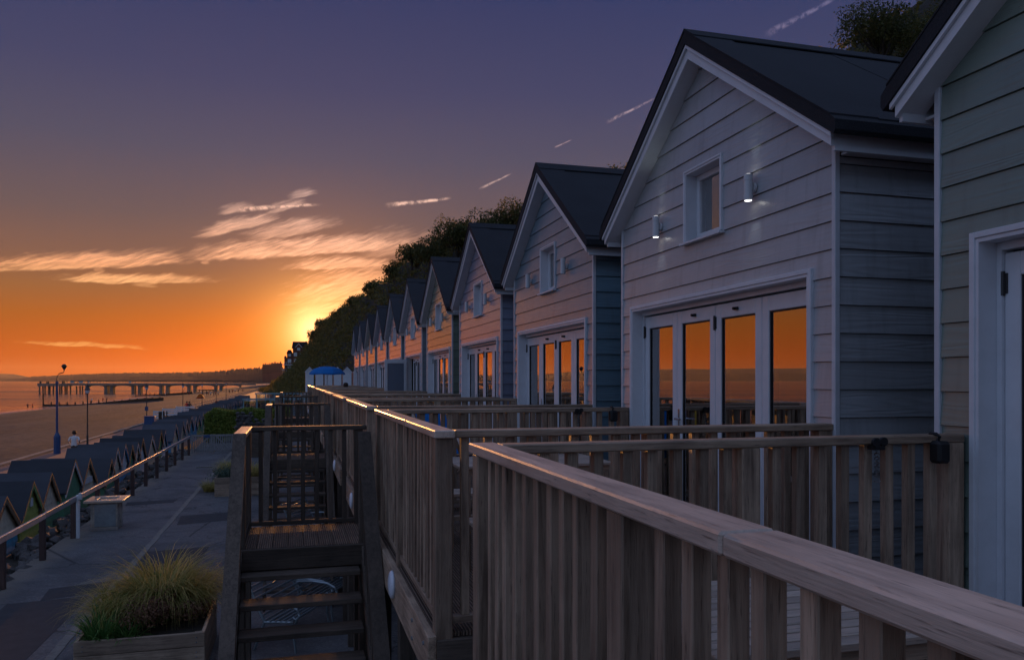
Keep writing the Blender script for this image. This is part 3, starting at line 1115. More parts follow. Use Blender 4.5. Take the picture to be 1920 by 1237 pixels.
def lodge_meshes():
    L = {'boards': [], 'side': []}
    # front boards
    z = -0.10
    while z < 4.1:
        z0, z1 = z, z + ROW - 0.004
        cuts = sorted({z0, z1} | {c for c in (DH + 0.03, WZ0 - 0.03, WZ1 + 0.02) if z0 < c < z1})
        full, left, right = MB(), MB(), MB()
        has_full = False
        for a, b in zip(cuts, cuts[1:]):
            mid = (a + b) / 2
            e = HW - 0.0125
            if mid < DH + 0.03: iv = [(-e, -DO - 0.03), (DO + 0.03, e)]
            elif WZ0 - 0.03 < mid < WZ1 + 0.02: iv = [(-e, -WO - 0.02), (WO + 0.02, e)]
            else: iv = [(-e, e)]
            if len(iv) == 1: has_full = True
            for (ya, yb_) in iv:
                p = gable([(ya, a), (yb_, a), (yb_, b), (ya, b)])
                if len(p) < 3: continue
                for tgt in ([full] + ([right] if yb_ < 0 else [left] if ya > 0 else [])):
                    board_piece(tgt, p, z0, z1)
        for m_ in ([full] if has_full else [left, right]):
            if m_.f: L['boards'].append(m_.mesh('cladding_board', M['clad_y']))
        z += ROW
    # side boards, facing -y
    z = -0.10
    while z < 2.76:
        m_ = MB()
        z0, z1 = z, min(z + ROW - 0.004, 2.79)
        n = 4
        pts = [(0.0125, z0), (4.9, z0), (4.9, z1), (0.0125, z1)]
        f = lambda zz: -HW - 0.017 + 0.013 * (zz - z0) / ROW
        m_.v += [(x, f(zz), zz) for x, zz in pts] + [(x, -HW + 0.012, zz) for x, zz in pts]
        m_.face((0, 1, 2, 3))
        for i in range(4):
            j = (i + 1) % 4
            m_.face((j, i, 4 + i, 4 + j))
        L['side'].append(m_.mesh('cladding_board', M['clad_x']))
        z += ROW
    # structure behind the boards
    m_ = MB()
    e = HW - 0.012
    for (ya, yb_, a, b) in ((-e, -DO, -0.15, DH), (DO, e, -0.15, DH), (-e, e, DH, WZ0), (-e, -WO, WZ0, WZ1), (WO, e, WZ0, WZ1), (-e, e, WZ1, 4.2)):
        p = gable([(ya, a), (yb_, a), (yb_, b), (ya, b)], 0.04)
        m_.prism(p, 0.012, REV + 0.06, 0)
    p = gable([(-e, -0.15), (e, -0.15), (e, 4.2), (-e, 4.2)], 0.04)
    m_.prism(p, 4.85, 4.95, 0)
    m_.box(REV + 0.06, 4.85, -e, -e + 0.08, -0.15, 2.96)
    m_.box(REV + 0.06, 4.85, e - 0.08, e, -0.15, 2.96)
    m_.box(REV + 0.06, 4.85, -e + 0.08, e - 0.08, -0.15, -0.03)
    L['core'] = m_.mesh('wall', M['inside'])
    # corner trims
    m_ = MB()
    m_.cbox(-0.024, 0.012, -HW - 0.024, -HW + 0.012, -0.15, 2.955, 0.003)
    L['trim_r'] = m_.mesh('corner_trim', M['trim'])
    m_ = MB()
    m_.cbox(-0.024, 0.012, HW - 0.012, HW + 0.024, -0.15, 2.955, 0.003)
    L['trim_l'] = m_.mesh('corner_trim', M['trim'])
    # roof: two slabs with thickness, felt rolled over the edge
    def slab(s):
        r = MB()
        th = 0.09
        ye = 1.86
        a = [(0.0, ZT0 + 0.004), (s * ye, ZT0 - SL * ye + 0.004), (s * (ye + 0.015), ZT0 - SL * ye + 0.03), (s * (ye + 0.015), ZT0 - SL * ye + th), (s * (ye - 0.03), ZT0 - SL * (ye - 0.03) + th + 0.018), (0.0, ZT0 + th + 0.018)]
        if s < 0: a = a[::-1]
        r.prism(a, -0.185, 5.15, 0)
        # rolled front edge and lap lines
        q = [(0.0, ZT0 + th + 0.019), (s * (ye - 0.03), ZT0 - SL * (ye - 0.03) + th + 0.019), (s * (ye - 0.03), ZT0 - SL * (ye - 0.03) + th + 0.030), (0.0, ZT0 + th + 0.030)]
        if s > 0: q = q[::-1]
        r.prism(q, -0.19, 0.16, 0)
        q = [(0.0, ZT0 + th + 0.031), (s * 0.16, ZT0 - SL * 0.16 + th + 0.031), (s * 0.16, ZT0 - SL * 0.16 + th + 0.041), (0.0, ZT0 + th + 0.043)]
        if s > 0: q = q[::-1]
        r.prism(q, -0.19, 5.15, 0)
        q = [(s * 1.62, ZT0 - SL * 1.62 + th + 0.019), (s * 1.84, ZT0 - SL * 1.84 + th + 0.019), (s * 1.84, ZT0 - SL * 1.84 + th + 0.028), (s * 1.62, ZT0 - SL * 1.62 + th + 0.028)]
        if s > 0: q = q[::-1]
        r.prism(q, 0.161, 5.15, 0)
        for xs_ in (1.12, 2.1, 3.08, 4.06):
            q = [(s * 0.161, ZT0 - SL * 0.161 + th + 0.0182), (s * 1.615, ZT0 - SL * 1.615 + th + 0.0182), (s * 1.615, ZT0 - SL * 1.615 + th + 0.0225), (s * 0.161, ZT0 - SL * 0.161 + th + 0.0225)]
            if s > 0: q = q[::-1]
            r.prism(q, xs_, xs_ + 0.05, 0)
        return r.mesh('roof_slope', M['felt'])
    L['roof'] = [slab(-1), slab(1)]

    def barge(s):
        r = MB()
        ye = 1.80
        q = [(0.0, ZT0 - 0.115), (s * ye, ZT0 - SL * ye - 0.09), (s * ye, ZT0 - SL * ye), (0.0, ZT0)]
        if s < 0: q = q[::-1]
        r.prism(q, -0.155, -0.128, 0)
        q = [(0.0, ZT0 - 0.028), (s * (ye + 0.02), ZT0 - SL * (ye + 0.02) - 0.028), (s * (ye + 0.02), ZT0 - SL * (ye + 0.02)), (0.0, ZT0)]
        if s < 0: q = q[::-1]
        r.prism(q, -0.175, -0.157, 0)
        return r.mesh('barge_board', M['white'])
    L['barge'] = [barge(-1), barge(1)]

    def soffit(s):
        r = MB()
        ye = 1.795
        q = [(0.0, ZT0 - 0.105), (s * ye, ZT0 - SL * ye - 0.085), (s * ye, ZT0 - SL * ye - 0.07), (0.0, ZT0 - 0.09)]
        if s < 0: q = q[::-1]
        r.prism(q, -0.127, 0.02, 0)
        z1 = ZT0 - SL * 1.8
        y0, y1 = sorted((s * (HW + 0.02), s * 1.776))
        r.box(0.021, 5.0, y0, y1, z1 - 0.10, z1 - 0.085)
        y0, y1 = sorted((s * 1.777, s * 1.80))
        r.box(-0.126, 5.0, y0, y1, z1 - 0.115, z1 - 0.002)
        return r.mesh('soffit', M['white'])
    L['soffit'] = [soffit(-1), soffit(1)]
    # door frame: outer angle trim + reveal lining + head
    r = MB()
    for s in (-1, 1):
        a, b = sorted((s * DO, s * (DO + 0.032)))
        r.cbox(-0.034, 0.0115, a, b, -0.06, DH + 0.032, 0.003)
        a, b = sorted((s * (DO - 0.02), s * (DO - 0.0005)))
        r.box(-0.026, REV, a, b, -0.05, DH - 0.0005)
        a, b = sorted((s * (DO - 0.05), s * (DO - 0.021)))
        r.box(REV - 0.045, REV + 0.03, a, b, -0.05, DH - 0.021)
    r.cbox(-0.034, 0.0115, -DO, DO, DH + 0.001, DH + 0.032, 0.003)
    r.box(-0.026, REV, -DO + 0.02, DO - 0.02, DH - 0.02, DH - 0.0005)
    r.box(REV - 0.05, REV + 0.03, -DO + 0.05, DO - 0.05, DH - 0.06, DH - 0.021)
    r.box(-0.03, REV + 0.03, -DO + 0.021, DO - 0.021, -0.055, -0.012)
    L['door_frame'] = r.mesh('door_frame', M['white'])
    # a door leaf, origin at its left (far) lower edge; extends to -y
    LW = (2 * DO - 0.10 - 0.012) / 4
    L['LW'] = LW
    H0, H1 = 0.02, DH - 0.075
    r = MB()
    st, tr_, br = 0.088, 0.115, 0.16
    r.cbox(-0.028, 0.028, -st, -0.002, H0, H1, 0.004)
    r.cbox(-0.028, 0.028, -LW + 0.002, -LW + st, H0, H1, 0.004)
    r.cbox(-0.027, 0.028, -LW + st, -st, H1 - tr_, H1, 0.004)
    r.cbox(-0.027, 0.028, -LW + st, -st, H0, H0 + br, 0.004)
    L['door'] = r.mesh('door', M['white'])
    r = MB()
    for (a, b, c, d) in ((-st - 0.012, -st, H0 + br, H1 - tr_), (-LW + st, -LW + st + 0.012, H0 + br, H1 - tr_)):
        r.box(-0.016, 0.01, a, b, c, d)
    r.box(-0.0155, 0.01, -LW + st + 0.012, -st - 0.012, H1 - tr_ - 0.012, H1 - tr_)
    L['bead'] = r.mesh('gasket', M['black'])
    L['pane'] = MB().box(-0.006, 0.006, -LW + st + 0.002, -st - 0.002, H0 + br + 0.002, H1 - tr_ - 0.002).mesh('pane', M['glass'])
    r = MB()
    zz = H1 - tr_ - 0.06
    r.box(0.020, 0.050, -LW + st + 0.01, -st - 0.01, H1 - tr_ - 0.055, H1 - tr_)
    while zz > H0 + br:
        r.hexa([(0.022, -LW + st + 0.012, zz - 0.008), (0.046, -LW + st + 0.012, zz + 0.006), (0.046, -st - 0.012, zz + 0.006), (0.022, -st - 0.012, zz - 0.008),
                (0.022, -LW + st + 0.012, zz - 0.0065), (0.046, -LW + st + 0.012, zz + 0.0075), (0.046, -st - 0.012, zz + 0.0075), (0.022, -st - 0.012, zz - 0.0065)])
        zz -= 0.0235
    L['blind'] = r.mesh('blind', M['blind'])
    r = MB()
    r.box(0.06, 0.07, -LW + 0.01, -0.01, H0, H1)
    L['panel'] = MB().box(-0.012, 0.012, -LW + st + 0.002, -st - 0.002, H0 + br + 0.002, H1 - tr_ - 0.002).mesh('infill_panel', M['panel'])
    L['backing'] = r.mesh('curtain', M['inside'])
    r = MB()
    r.cbox(-0.036, -0.0285, -0.058, -0.028, 0.90, 1.12, 0.003)
    r.tube([(-0.034, -0.043, 1.03), (-0.075, -0.043, 1.03), (-0.08, -0.055, 1.03), (-0.08, -0.15, 1.03)], 0.010, 8)
    r.tube([(-0.034, -0.043, 0.945), (-0.042, -0.043, 0.945)], 0.010, 8)
    L['handle'] = r.mesh('handle', M['steel'])
    r = MB()
    r.tube([(-0.037, 0.0, -0.06), (-0.037, 0.0, 0.06)], 0.010, 8)
    r.box(-0.034, -0.0282, -0.022, 0.022, -0.05, 0.05)
    L['hinge'] = r.mesh('hinge', M['iron'])
    r = MB()
    r.cbox(-0.050, -0.028, -0.36, -0.31, H1 - 0.07, H1 - 0.045, 0.004)
    r.tube([(-0.052, -0.335, H1 - 0.058), (-0.068, -0.335, H1 - 0.058)], 0.012, 8)
    L['bolt'] = r.mesh('door_bolt', M['black'])
    # window
    r = MB()
    e2 = WO + 0.02
    for s in (-1, 1):
        a, b = sorted((s * WO, s * e2))
        r.cbox(-0.032, 0.0115, a, b, WZ0, WZ1 + 0.02, 0.003)
        a, b = sorted((s * (WO - 0.015), s * (WO - 0.0005)))
        r.box(-0.025, REV, a, b, WZ0, WZ1 - 0.0005)
    r.cbox(-0.032, 0.0115, -WO, WO, WZ1 + 0.001, WZ1 + 0.02, 0.003)
    r.box(-0.025, REV, -WO + 0.015, WO - 0.015, WZ1 - 0.015, WZ1 - 0.0005)
    fo = WO - 0.016
    r.cbox(REV - 0.05, REV + 0.01, -fo, -fo + 0.05, WZ0 + 0.016, WZ1 - 0.016, 0.003)
    r.cbox(REV - 0.05, REV + 0.01, fo - 0.05, fo, WZ0 + 0.016, WZ1 - 0.016, 0.003)
    r.cbox(REV - 0.049, REV + 0.01, -fo + 0.05, fo - 0.05, WZ1 - 0.066, WZ1 - 0.016, 0.003)
    r.cbox(REV - 0.049, REV + 0.01, -fo + 0.05, fo - 0.05, WZ0 + 0.016, WZ0 + 0.066, 0.003)
    L['window'] = r.mesh('window', M['white'])
    L['wpane'] = MB().box(REV - 0.026, REV - 0.018, -fo + 0.045, fo - 0.045, WZ0 + 0.062, WZ1 - 0.062).mesh('pane', M['glass'])
    L['wblind'] = MB().box(REV - 0.005, REV + 0.006, -fo + 0.16, fo - 0.05, WZ0 + 0.066, WZ1 - 0.066).mesh('blind', M['blind'])
    r = MB()
    r.hexa([(-0.06, -e2 - 0.02, WZ0 - 0.03), (REV - 0.05, -e2 - 0.02, WZ0 - 0.03), (REV - 0.05, e2 + 0.02, WZ0 - 0.03), (-0.06, e2 + 0.02, WZ0 - 0.03),
            (-0.06, -e2 - 0.02, WZ0 - 0.012), (REV - 0.05, -e2 - 0.02, WZ0 - 0.001), (REV - 0.05, e2 + 0.02, WZ0 - 0.001), (-0.06, e2 + 0.02, WZ0 - 0.012)])
    L['sill'] = r.mesh('sill', M['white'])
    # wall lamp: up-and-down cylinder on a round back plate; origin at its centre on the wall
    r = MB()
    r.lathe([(0.033, -0.095), (0.033, -0.052), (0.031, -0.050), (0.031, 0.050), (0.033, 0.052), (0.033, 0.095)], 18, (-0.07, 0, 0))
    L['lamp'] = r.mesh('wall_lamp', M['lampgrey'], False)
    r = MB()
    r.tube([(-0.02, 0, 0), (-0.036, 0, 0)], 0.038, 16)
    r.tube([(-0.036, 0, 0), (-0.05, 0, 0)], 0.014, 10)
    L['lampb'] = r.mesh('bracket', M['lampgrey'])
    r = MB()
    r.tube([(-0.07, 0, -0.0965), (-0.07, 0, -0.0975)], 0.026, 14)
    r.tube([(-0.07, 0, 0.0965), (-0.07, 0, 0.0975)], 0.026, 14)
    L['lampg'] = r.mesh('bulb_glass', M['glow'])
    L['lampoff'] = r.mesh('bulb_glass', M['lens'])
    return L


LM = lodge_meshes()
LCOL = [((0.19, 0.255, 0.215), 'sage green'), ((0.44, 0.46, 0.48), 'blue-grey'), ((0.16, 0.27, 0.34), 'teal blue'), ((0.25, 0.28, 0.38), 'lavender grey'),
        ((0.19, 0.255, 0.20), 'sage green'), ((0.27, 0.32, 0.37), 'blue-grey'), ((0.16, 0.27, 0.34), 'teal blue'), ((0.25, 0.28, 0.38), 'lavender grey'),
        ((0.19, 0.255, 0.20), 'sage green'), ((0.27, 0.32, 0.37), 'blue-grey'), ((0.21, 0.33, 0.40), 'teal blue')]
LLAB = ['sage green clad lodge nearest the camera, cut off by the right edge', 'blue-grey clad lodge with its two outside wall lamps lit', 'teal blue sided lodge next beyond the one with lit lamps',
        'lavender grey sided lodge, third gable left from the large lit one', 'sage green sided lodge, fourth full gable along the row', 'blue-grey lodge with one glazed door leaf swung open',
        'lodge just beyond the swung open door leaf', 'seventh full gabled lodge along the row from the right', 'third lodge from the far end of the row',
        'second lodge from the far end of the row', 'last and smallest looking lodge at the far end of the row']


def make_lodge(k):
    yc = 5.865 + 4.125 * (k - 1)
    col = LCOL[k][0]
    t = thing('beach_lodge', (XF, yc, DECK), LLAB[k], 'lodge', 'row of gabled beach lodges')
    if k <= 4:
        for m_ in LM['boards'] + LM['side']:
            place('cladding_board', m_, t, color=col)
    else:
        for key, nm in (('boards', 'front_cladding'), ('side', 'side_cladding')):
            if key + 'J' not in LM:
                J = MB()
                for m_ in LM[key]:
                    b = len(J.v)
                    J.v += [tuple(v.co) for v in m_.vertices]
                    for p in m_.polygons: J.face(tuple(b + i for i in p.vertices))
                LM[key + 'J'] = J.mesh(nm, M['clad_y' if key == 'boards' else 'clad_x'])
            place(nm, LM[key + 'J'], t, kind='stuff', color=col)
    place('wall', LM['core'], t)
    place('corner_trim', LM['trim_r'], t)
    place('corner_trim', LM['trim_l'], t)
    for nm in ('roof', 'barge', 'soffit'):
        for m_ in LM[nm]:
            place({'roof': 'roof_slope', 'barge': 'barge_board', 'soffit': 'soffit'}[nm], m_, t)
    place('door_frame', LM['door_frame'], t)
    for i in range(4):
        y = DO - 0.05 - i * (LM['LW'] + 0.003)
        rot = (0, 0, 0)
        loc = (REV, y, 0)
        if k == 5 and i == 0:
            rot = (0, 0, radians(-88))
            loc = (0.0, DO - 0.10, 0)
        d = place('door', LM['door'], t, loc, rot)
        if k == 5 and i == 0:
            place('infill_panel', LM['panel'], d)
            continue
        place('gasket', LM['bead'], d)
        place('pane', LM['pane'], d)
        if k <= 3:
            place('blind', LM['blind'], d, kind='stuff')
        place('curtain', LM['backing'], d)
        if i == 1: place('handle', LM['handle'], d)
        if i in (0, 2):
            for zc in (0.22, 1.86): place('hinge', LM['hinge'], d, (0, 0, zc))
        if i in (1, 2): place('door_bolt', LM['bolt'], d)
    w = place('window', LM['window'], t)
    place('pane', LM['wpane'], w)
    place('blind', LM['wblind'], w)
    place('sill', LM['sill'], w)
    for s in (-1, 1):
        l = place('wall_lamp', LM['lamp'], t, (0, 0.765 * s, 1.42 - DECK))
        place('bracket', LM['lampb'], l)
        place('bulb_glass', LM['lampg'] if k in (0, 1) else LM['lampoff'], l)
        if k in (0, 1):
            for up in (0, 1):
                ld = bpy.data.lights.new('lamp_beam', 'SPOT')
                ld.energy, ld.spot_size, ld.spot_blend, ld.shadow_soft_size = 0.55, radians(62), 0.9, 0.012
                ld.color = (0.82, 0.95, 1.0)
                lo = bpy.data.objects.new('lamp_beam', ld)
                COL.objects.link(lo)
                lo.parent = l
                lo.location = (-0.07, 0, 0.10 if up else -0.10)
                lo.rotation_euler = (pi if up else 0, 0, 0)
    return t


for k in range(11):
    make_lodge(k)

# ------------------------------------------------------------------ decks
X0 = 0.75
DL, DW = 3.205, 2.535          # length along y, depth along x
W = M
bal_mesh = MB().cbox(-0.0225, 0.0225, -0.0225, 0.0225, 0.085, 1.066, 0.003).mesh('baluster', M['wood_z'])
post_mesh = MB().cbox(-0.048, 0.048, -0.048, 0.048, -0.25, 1.066, 0.005).mesh('post', M['wood_z'])
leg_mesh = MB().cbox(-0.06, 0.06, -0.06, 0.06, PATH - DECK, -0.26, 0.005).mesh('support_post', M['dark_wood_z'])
dboard = MB().cbox(-0.068, 0.068, 0.02, DL - 0.02, -0.028, 0.0, 0.003).mesh('deck_board', M['decking'])


def dome(n=14):
    r = MB()
    prof = [(0.10, 0.0), (0.10, 0.012), (0.095, 0.020), (0.08, 0.028), (0.05, 0.034), (0.01, 0.037)]
    r.tube([(-z, 0, 0) for _, z in prof], [q for q, _ in prof], 18)
    return r


bulk_mesh = dome().mesh('bulkhead_lamp', M['lens'], True)
DLAB = ['timber deck with the large pale handrail sweeping through the foreground', 'timber deck in front of the lodge with lit lamps', 'timber deck just beyond the nearest stair landing',
        'fourth timber deck from the camera along the row', 'fifth timber deck from the camera along the row', 'timber deck below the swung open door leaf', 'seventh timber deck from the camera',
        'eighth timber deck from the camera', 'third timber deck from the far end', 'second timber deck from the far end', 'farthest timber deck, the one under the blue parasol']
for k in range(11):
    y0 = 4.22 + 4.125 * (k - 1)
    t = thing('timber_deck', (X0, y0, DECK), DLAB[k], 'deck', 'timber decks in front of the lodges')
    near = k <= 2
    # handrails
    hr = MB().cbox(-0.018, 0.098, 1.152, DL + 0.03, 1.066, 1.11, 0.006).build('handrail', M['rail_wood_y'], t)
    MB().cbox(-0.016, 0.099, -0.03, 1.149, 1.066, 1.109, 0.006).build('handrail', M['rail_wood_y'], t)
    MB().cbox(0.100, DW - 0.01, DL - 0.095, DL + 0.012, 1.066, 1.108, 0.006).build('handrail', M['wood_x'], t)
    if k > 0:
        MB().cbox(0.101, DW - 0.01, -0.012, 0.095, 1.066, 1.108, 0.006).build('handrail', M['wood_x'], t)
    MB().cbox(0.012, 0.068, 0.09, DL - 0.09, 0.045, 0.085, 0.003).build('bottom_rail', M['wood_y'], t)
    for yy in (DL - 0.045, 0.045):
        MB().cbox(0.09, DW - 0.06, yy - 0.028, yy + 0.028, 0.045, 0.085, 0.003).build('bottom_rail', M['wood_x'], t)
    posts = [(0.042, 0.045), (0.042, DL - 0.045), (0.042, 1.66), (DW - 0.06, DL - 0.045), (DW - 0.06, 0.045), (1.3, DL - 0.045), (1.3, 0.045)]
    for (x, y) in posts:
        place('post', post_mesh, t, (x, y, 0))
    spots = []
    nbal = 24
    for i in range(1, nbal):
        y = 0.045 + (DL - 0.09) * i / nbal
        if abs(y - 1.66) > 0.085: spots.append((0.042, y))
    for yy in (DL - 0.045, 0.045):
        for i in range(1, 19):
            x = 0.042 + (DW - 0.10) * i / 19
            if abs(x - 1.3) > 0.085: spots.append((x, yy))
    if near:
        for i, (x, y) in enumerate(spots):
            place('baluster', bal_mesh, t, (x + 0.002 * sin(i * 5.1), y + 0.004 * sin(i * 3.7), 0), (0.003 * sin(i * 2.3), 0.003 * sin(i * 4.1), 0.05 * sin(i * 7.7)))
    else:
        J = MB()
        for (x, y) in spots: J.box(x - .0225, x + .0225, y - .0225, y + .0225, 0.085, 1.066)
        J.build('balusters_row', M['wood_z'], t, kind='stuff')
    # deck boards
    if k <= 1:
        for i in range(18):
            place('deck_board', dboard, t, (0.068 + i * 0.141, 0, 0))
    else:
        J = MB()
        for i in range(18): J.box(i * 0.141, i * 0.141 + 0.136, 0.02, DL - 0.02, -0.028, 0)
        J.build('deck_floor', M['decking'], t, kind='stuff')
    # beams, bearers, legs
    MB().cbox(-0.050, -0.002, -0.02, DL + 0.02, -0.255, -0.004, 0.004).build('edge_beam', M['wood_y'], t)
    for yy in (-0.022, DL - 0.024):
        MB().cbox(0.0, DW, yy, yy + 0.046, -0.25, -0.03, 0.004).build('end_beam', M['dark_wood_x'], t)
    J = MB()
    for i in range(5): J.box(0.02, DW, 0.5 + i * 0.5, 0.55 + i * 0.5, -0.2, -0.029)
    J.build('joists', M['dark_wood_x'], t, kind='stuff')
    for yy in (0.12, 1.6, DL - 0.12):
        place('support_post', leg_mesh, t, (0.06, yy, 0))
        place('support_post', leg_mesh, t, (1.9, yy, 0))
    if k > 0:
        place('bulkhead_lamp', bulk_mesh, t, (-0.051, 1.5, -0.1))
    B = MB()
    for yy in (0.12, 0.55, 1.6, 2.3, DL - 0.12):
        for zz in (-0.08, -0.19):
            B.tube([(-0.0505, yy, zz), (-0.058, yy, zz)], 0.013, 8)
    B.build('bolts', M['zinc'], t, kind='stuff')

# rubble foundation wall beneath the lodges
fw = thing('foundation_wall', (2.3, 0, PATH), 'rough stone foundation wall under the timber decks', 'wall')
MB().box(0.12, 0.5, -3, 46, -0.02, 2.1).build('wall_core', M['stone'], fw)


def rock_mesh(seed, sx=1, sy=1, sz=1, mat='stone'):
    random.seed(seed)
    import bmesh
    bm = bmesh.new()
    bmesh.ops.create_icosphere(bm, subdivisions=1, radius=1)
    for v in bm.verts:
        k = random.uniform(0.75, 1.15)
        v.co = (v.co[0] * k * sx, v.co[1] * k * sy, v.co[2] * k * sz)
    me = bpy.data.meshes.new('stone')
    bm.to_mesh(me)
    bm.free()
    me.materials.append(M[mat])
    return me


rocks = [rock_mesh(i) for i in range(5)]
random.seed(21)
for i in range(22):
    for j in range(5):
        s = random.uniform(0.16, 0.22)
        o = place('stone', rocks[(i * 3 + j) % 5], fw, (0.10, 3.5 + i * 0.42 + random.uniform(-.05, .05), 0.2 + j * 0.4 + random.uniform(-.05, .05)), (random.uniform(0, 6), random.uniform(0, 6), 0))
        o.scale = (s * 0.9, s * 1.25, s)

# ------------------------------------------------------------------ stairs between the decks
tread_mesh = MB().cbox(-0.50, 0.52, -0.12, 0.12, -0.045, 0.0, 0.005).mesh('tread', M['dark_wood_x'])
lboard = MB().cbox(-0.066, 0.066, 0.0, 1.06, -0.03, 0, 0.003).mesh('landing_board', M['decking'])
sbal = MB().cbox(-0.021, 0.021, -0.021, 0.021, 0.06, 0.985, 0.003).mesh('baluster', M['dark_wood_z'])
npost = MB().cbox(-0.045, 0.045, -0.045, 0.045, PATH + 1.5, 0.985, 0.005).mesh('newel_post', M['dark_wood_z'])
RISE, GO = 0.2, 0.195
SLAB = ['nearest timber stair with open treads climbing to a landing', 'second timber stair landing seen behind the nearest stair', 'third timber stair landing along the decks', 'fourth timber stair along the decks']
for s in range(4):
    ys = 7.37 + 8.25 * s
    LZ = -1.5
    t = thing('timber_stair', (0, ys, LZ), SLAB[s], 'stairs', 'timber stairs up to the decks')
    for i in range(9):
        place('landing_board', lboard, t, (-0.39 + i * 0.137, 0, 0))
    MB().cbox(-0.46, 0.70, -0.05, -0.005, -0.19, -0.004, 0.004).build('front_beam', M['dark_wood_x'], t)
    MB().cbox(-0.46, 0.70, 1.01, 1.055, -0.19, -0.032, 0.004).build('back_beam', M['dark_wood_x'], t)
    MB().cbox(-0.50, -0.455, -0.05, 1.06, -0.19, 0.03, 0.004).build('side_beam', M['dark_wood_y'], t)
    # entrance platform in the gap between two decks
    J = MB()
    for i in range(18): J.box(0.79 + i * 0.141, 0.79 + i * 0.141 + 0.136, 0.085, 0.945, 0.05, 0.085)
    J.build('entrance_boards', M['decking'], t, kind='stuff')
    for (x, y) in ((-0.46, 1.03), (-0.46, 0.03), (0.66, 1.045)):
        place('newel_post', npost, t, (x, y, 0))
    MB().cbox(-0.515, -0.405, -0.02, 1.09, 0.985, 1.03, 0.006).build('handrail', M['rail_wood_y'], t)
    MB().cbox(-0.404, 0.74, 0.985, 1.085, 0.986, 1.029, 0.006).build('handrail', M['dark_wood_x'], t)
    MB().cbox(-0.415, 0.62, 1.005, 1.065, 0.02, 0.06, 0.004).build('bottom_rail', M['dark_wood_x'], t)
    MB().cbox(-0.488, -0.432, 0.07, 0.99, 0.02, 0.06, 0.004).build('bottom_rail', M['dark_wood_y'], t)
    for i in range(1, 8):
        place('baluster', sbal, t, (-0.46 + i * 0.139, 1.035, 0))
    for i in range(1, 7):
        place('baluster', sbal, t, (-0.46, 0.03 + i * 0.143, 0))
    n_st = 10
    for i in range(1, n_st + 1):
        place('tread', tread_mesh, t, (0.06, -0.10 - GO * (i - 1) + 0.0, -RISE * i))
    yb_, zb = -GO * n_st - 0.25, -RISE * n_st - 0.25
    for x in (-0.485, 0.605):
        r = MB()
        r.hexa([(x, -0.055, -0.30), (x + 0.045, -0.055, -0.30), (x + 0.045, yb_, zb - 0.02), (x, yb_, zb - 0.02),
                (x, -0.055, -0.02), (x + 0.045, -0.055, -0.02), (x + 0.045, yb_, zb + 0.26), (x, yb_, zb + 0.26)])
        r.build('stringer', M['dark_wood_y'], t)
    for (x0, x1) in ((-0.515, -0.405), (0.575, 0.69)):
        r = MB()
        ye, ze = yb_ + 0.1, zb + 0.1 + 1.03
        r.hexa([(x0, -0.021, 0.965), (x1, -0.021, 0.965), (x1, ye, ze - 0.06), (x0, ye, ze - 0.06),
                (x0, -0.021, 1.028), (x1, -0.021, 1.028), (x1, ye, ze), (x0, ye, ze)])
        r.build('sloping_handrail', M['dark_wood_y'], t)
        xm = (x0 + x1) / 2
        for i in range(1, 14):
            y = -0.05 - i * 0.145
            z = y * RISE / GO
            r = MB().cbox(xm - 0.02, xm + 0.02, y - 0.02, y + 0.02, z - 0.12, z + 0.985, 0.003)
            r.build('baluster', M['dark_wood_z'], t)
    for (x, y) in ((0.63, 0.03),):
        place('newel_post', npost, t, (x, y, -0.06))

# ------------------------------------------------------------------ things on the decks
def slat_table(loc, w, l, h, label, pitch=0.057, group='slatted timber tables'):
    t = thing('slatted_table', loc, label, 'table', group)
    n = int(l / pitch)
    sm = MB().cbox(-w / 2, w / 2, -pitch * 0.4, pitch * 0.4, h - 0.022, h, 0.003).mesh('slat', M['rail_wood_x'])
    for i in range(n):
        place('slat', sm, t, (0, -l / 2 + pitch * (i + 0.5), 0))
    lg = MB().cbox(-0.03, 0.03, -0.03, 0.03, 0, h - 0.07, 0.004).mesh('leg', M['wood_z'])
    for sx in (-1, 1):
        for sy in (-1, 1):
            place('leg', lg, t, (sx * (w / 2 - 0.06), sy * (l / 2 - 0.06), 0))
    MB().box(-w / 2 + 0.03, w / 2 - 0.03, -l / 2 + 0.03, -l / 2 + 0.06, h - 0.07, h - 0.0225).build('apron', M['wood_x'], t)
    MB().box(-w / 2 + 0.03, w / 2 - 0.03, l / 2 - 0.06, l / 2 - 0.03, h - 0.07, h - 0.0225).build('apron', M['wood_x'], t)
    return t


slat_table((1.40, 1.93, DECK), 0.95, 0.68, 0.75, 'slatted timber table glimpsed through the foreground balusters')
slat_table((1.75, 5.9, DECK), 1.2, 0.75, 0.76, 'slatted timber table on the deck before the lodge with lit lamps')


def bench(loc, label, rz=0):
    t = thing('timber_bench', loc, label, 'bench', 'benches beside the deck tables', rz)
    sm = MB().cbox(-0.6, 0.6, -0.035, 0.035, 0.40, 0.425, 0.003).mesh('slat', M['rail_wood_x'])
    for i in range(4): place('slat', sm, t, (0, -0.12 + i * 0.08, 0))
    for sx in (-1, 1):
        MB().cbox(sx * 0.5 - 0.03, sx * 0.5 + 0.03, -0.14, 0.14, 0.36, 0.399, 0.003).cbox(sx * 0.5 - 0.025, sx * 0.5 + 0.025, -0.12, -0.07, 0, 0.36, 0.003).cbox(sx * 0.5 - 0.025, sx * 0.5 + 0.025, 0.07, 0.12, 0, 0.36, 0.003).build('leg_frame', M['wood_z'], t)


bench((1.75, 5.2, DECK), 'low slatted bench on the near side of the table at the lit lodge deck')
bench((1.75, 6.65, DECK), 'low slatted bench on the far side of the table at the lit lodge deck')

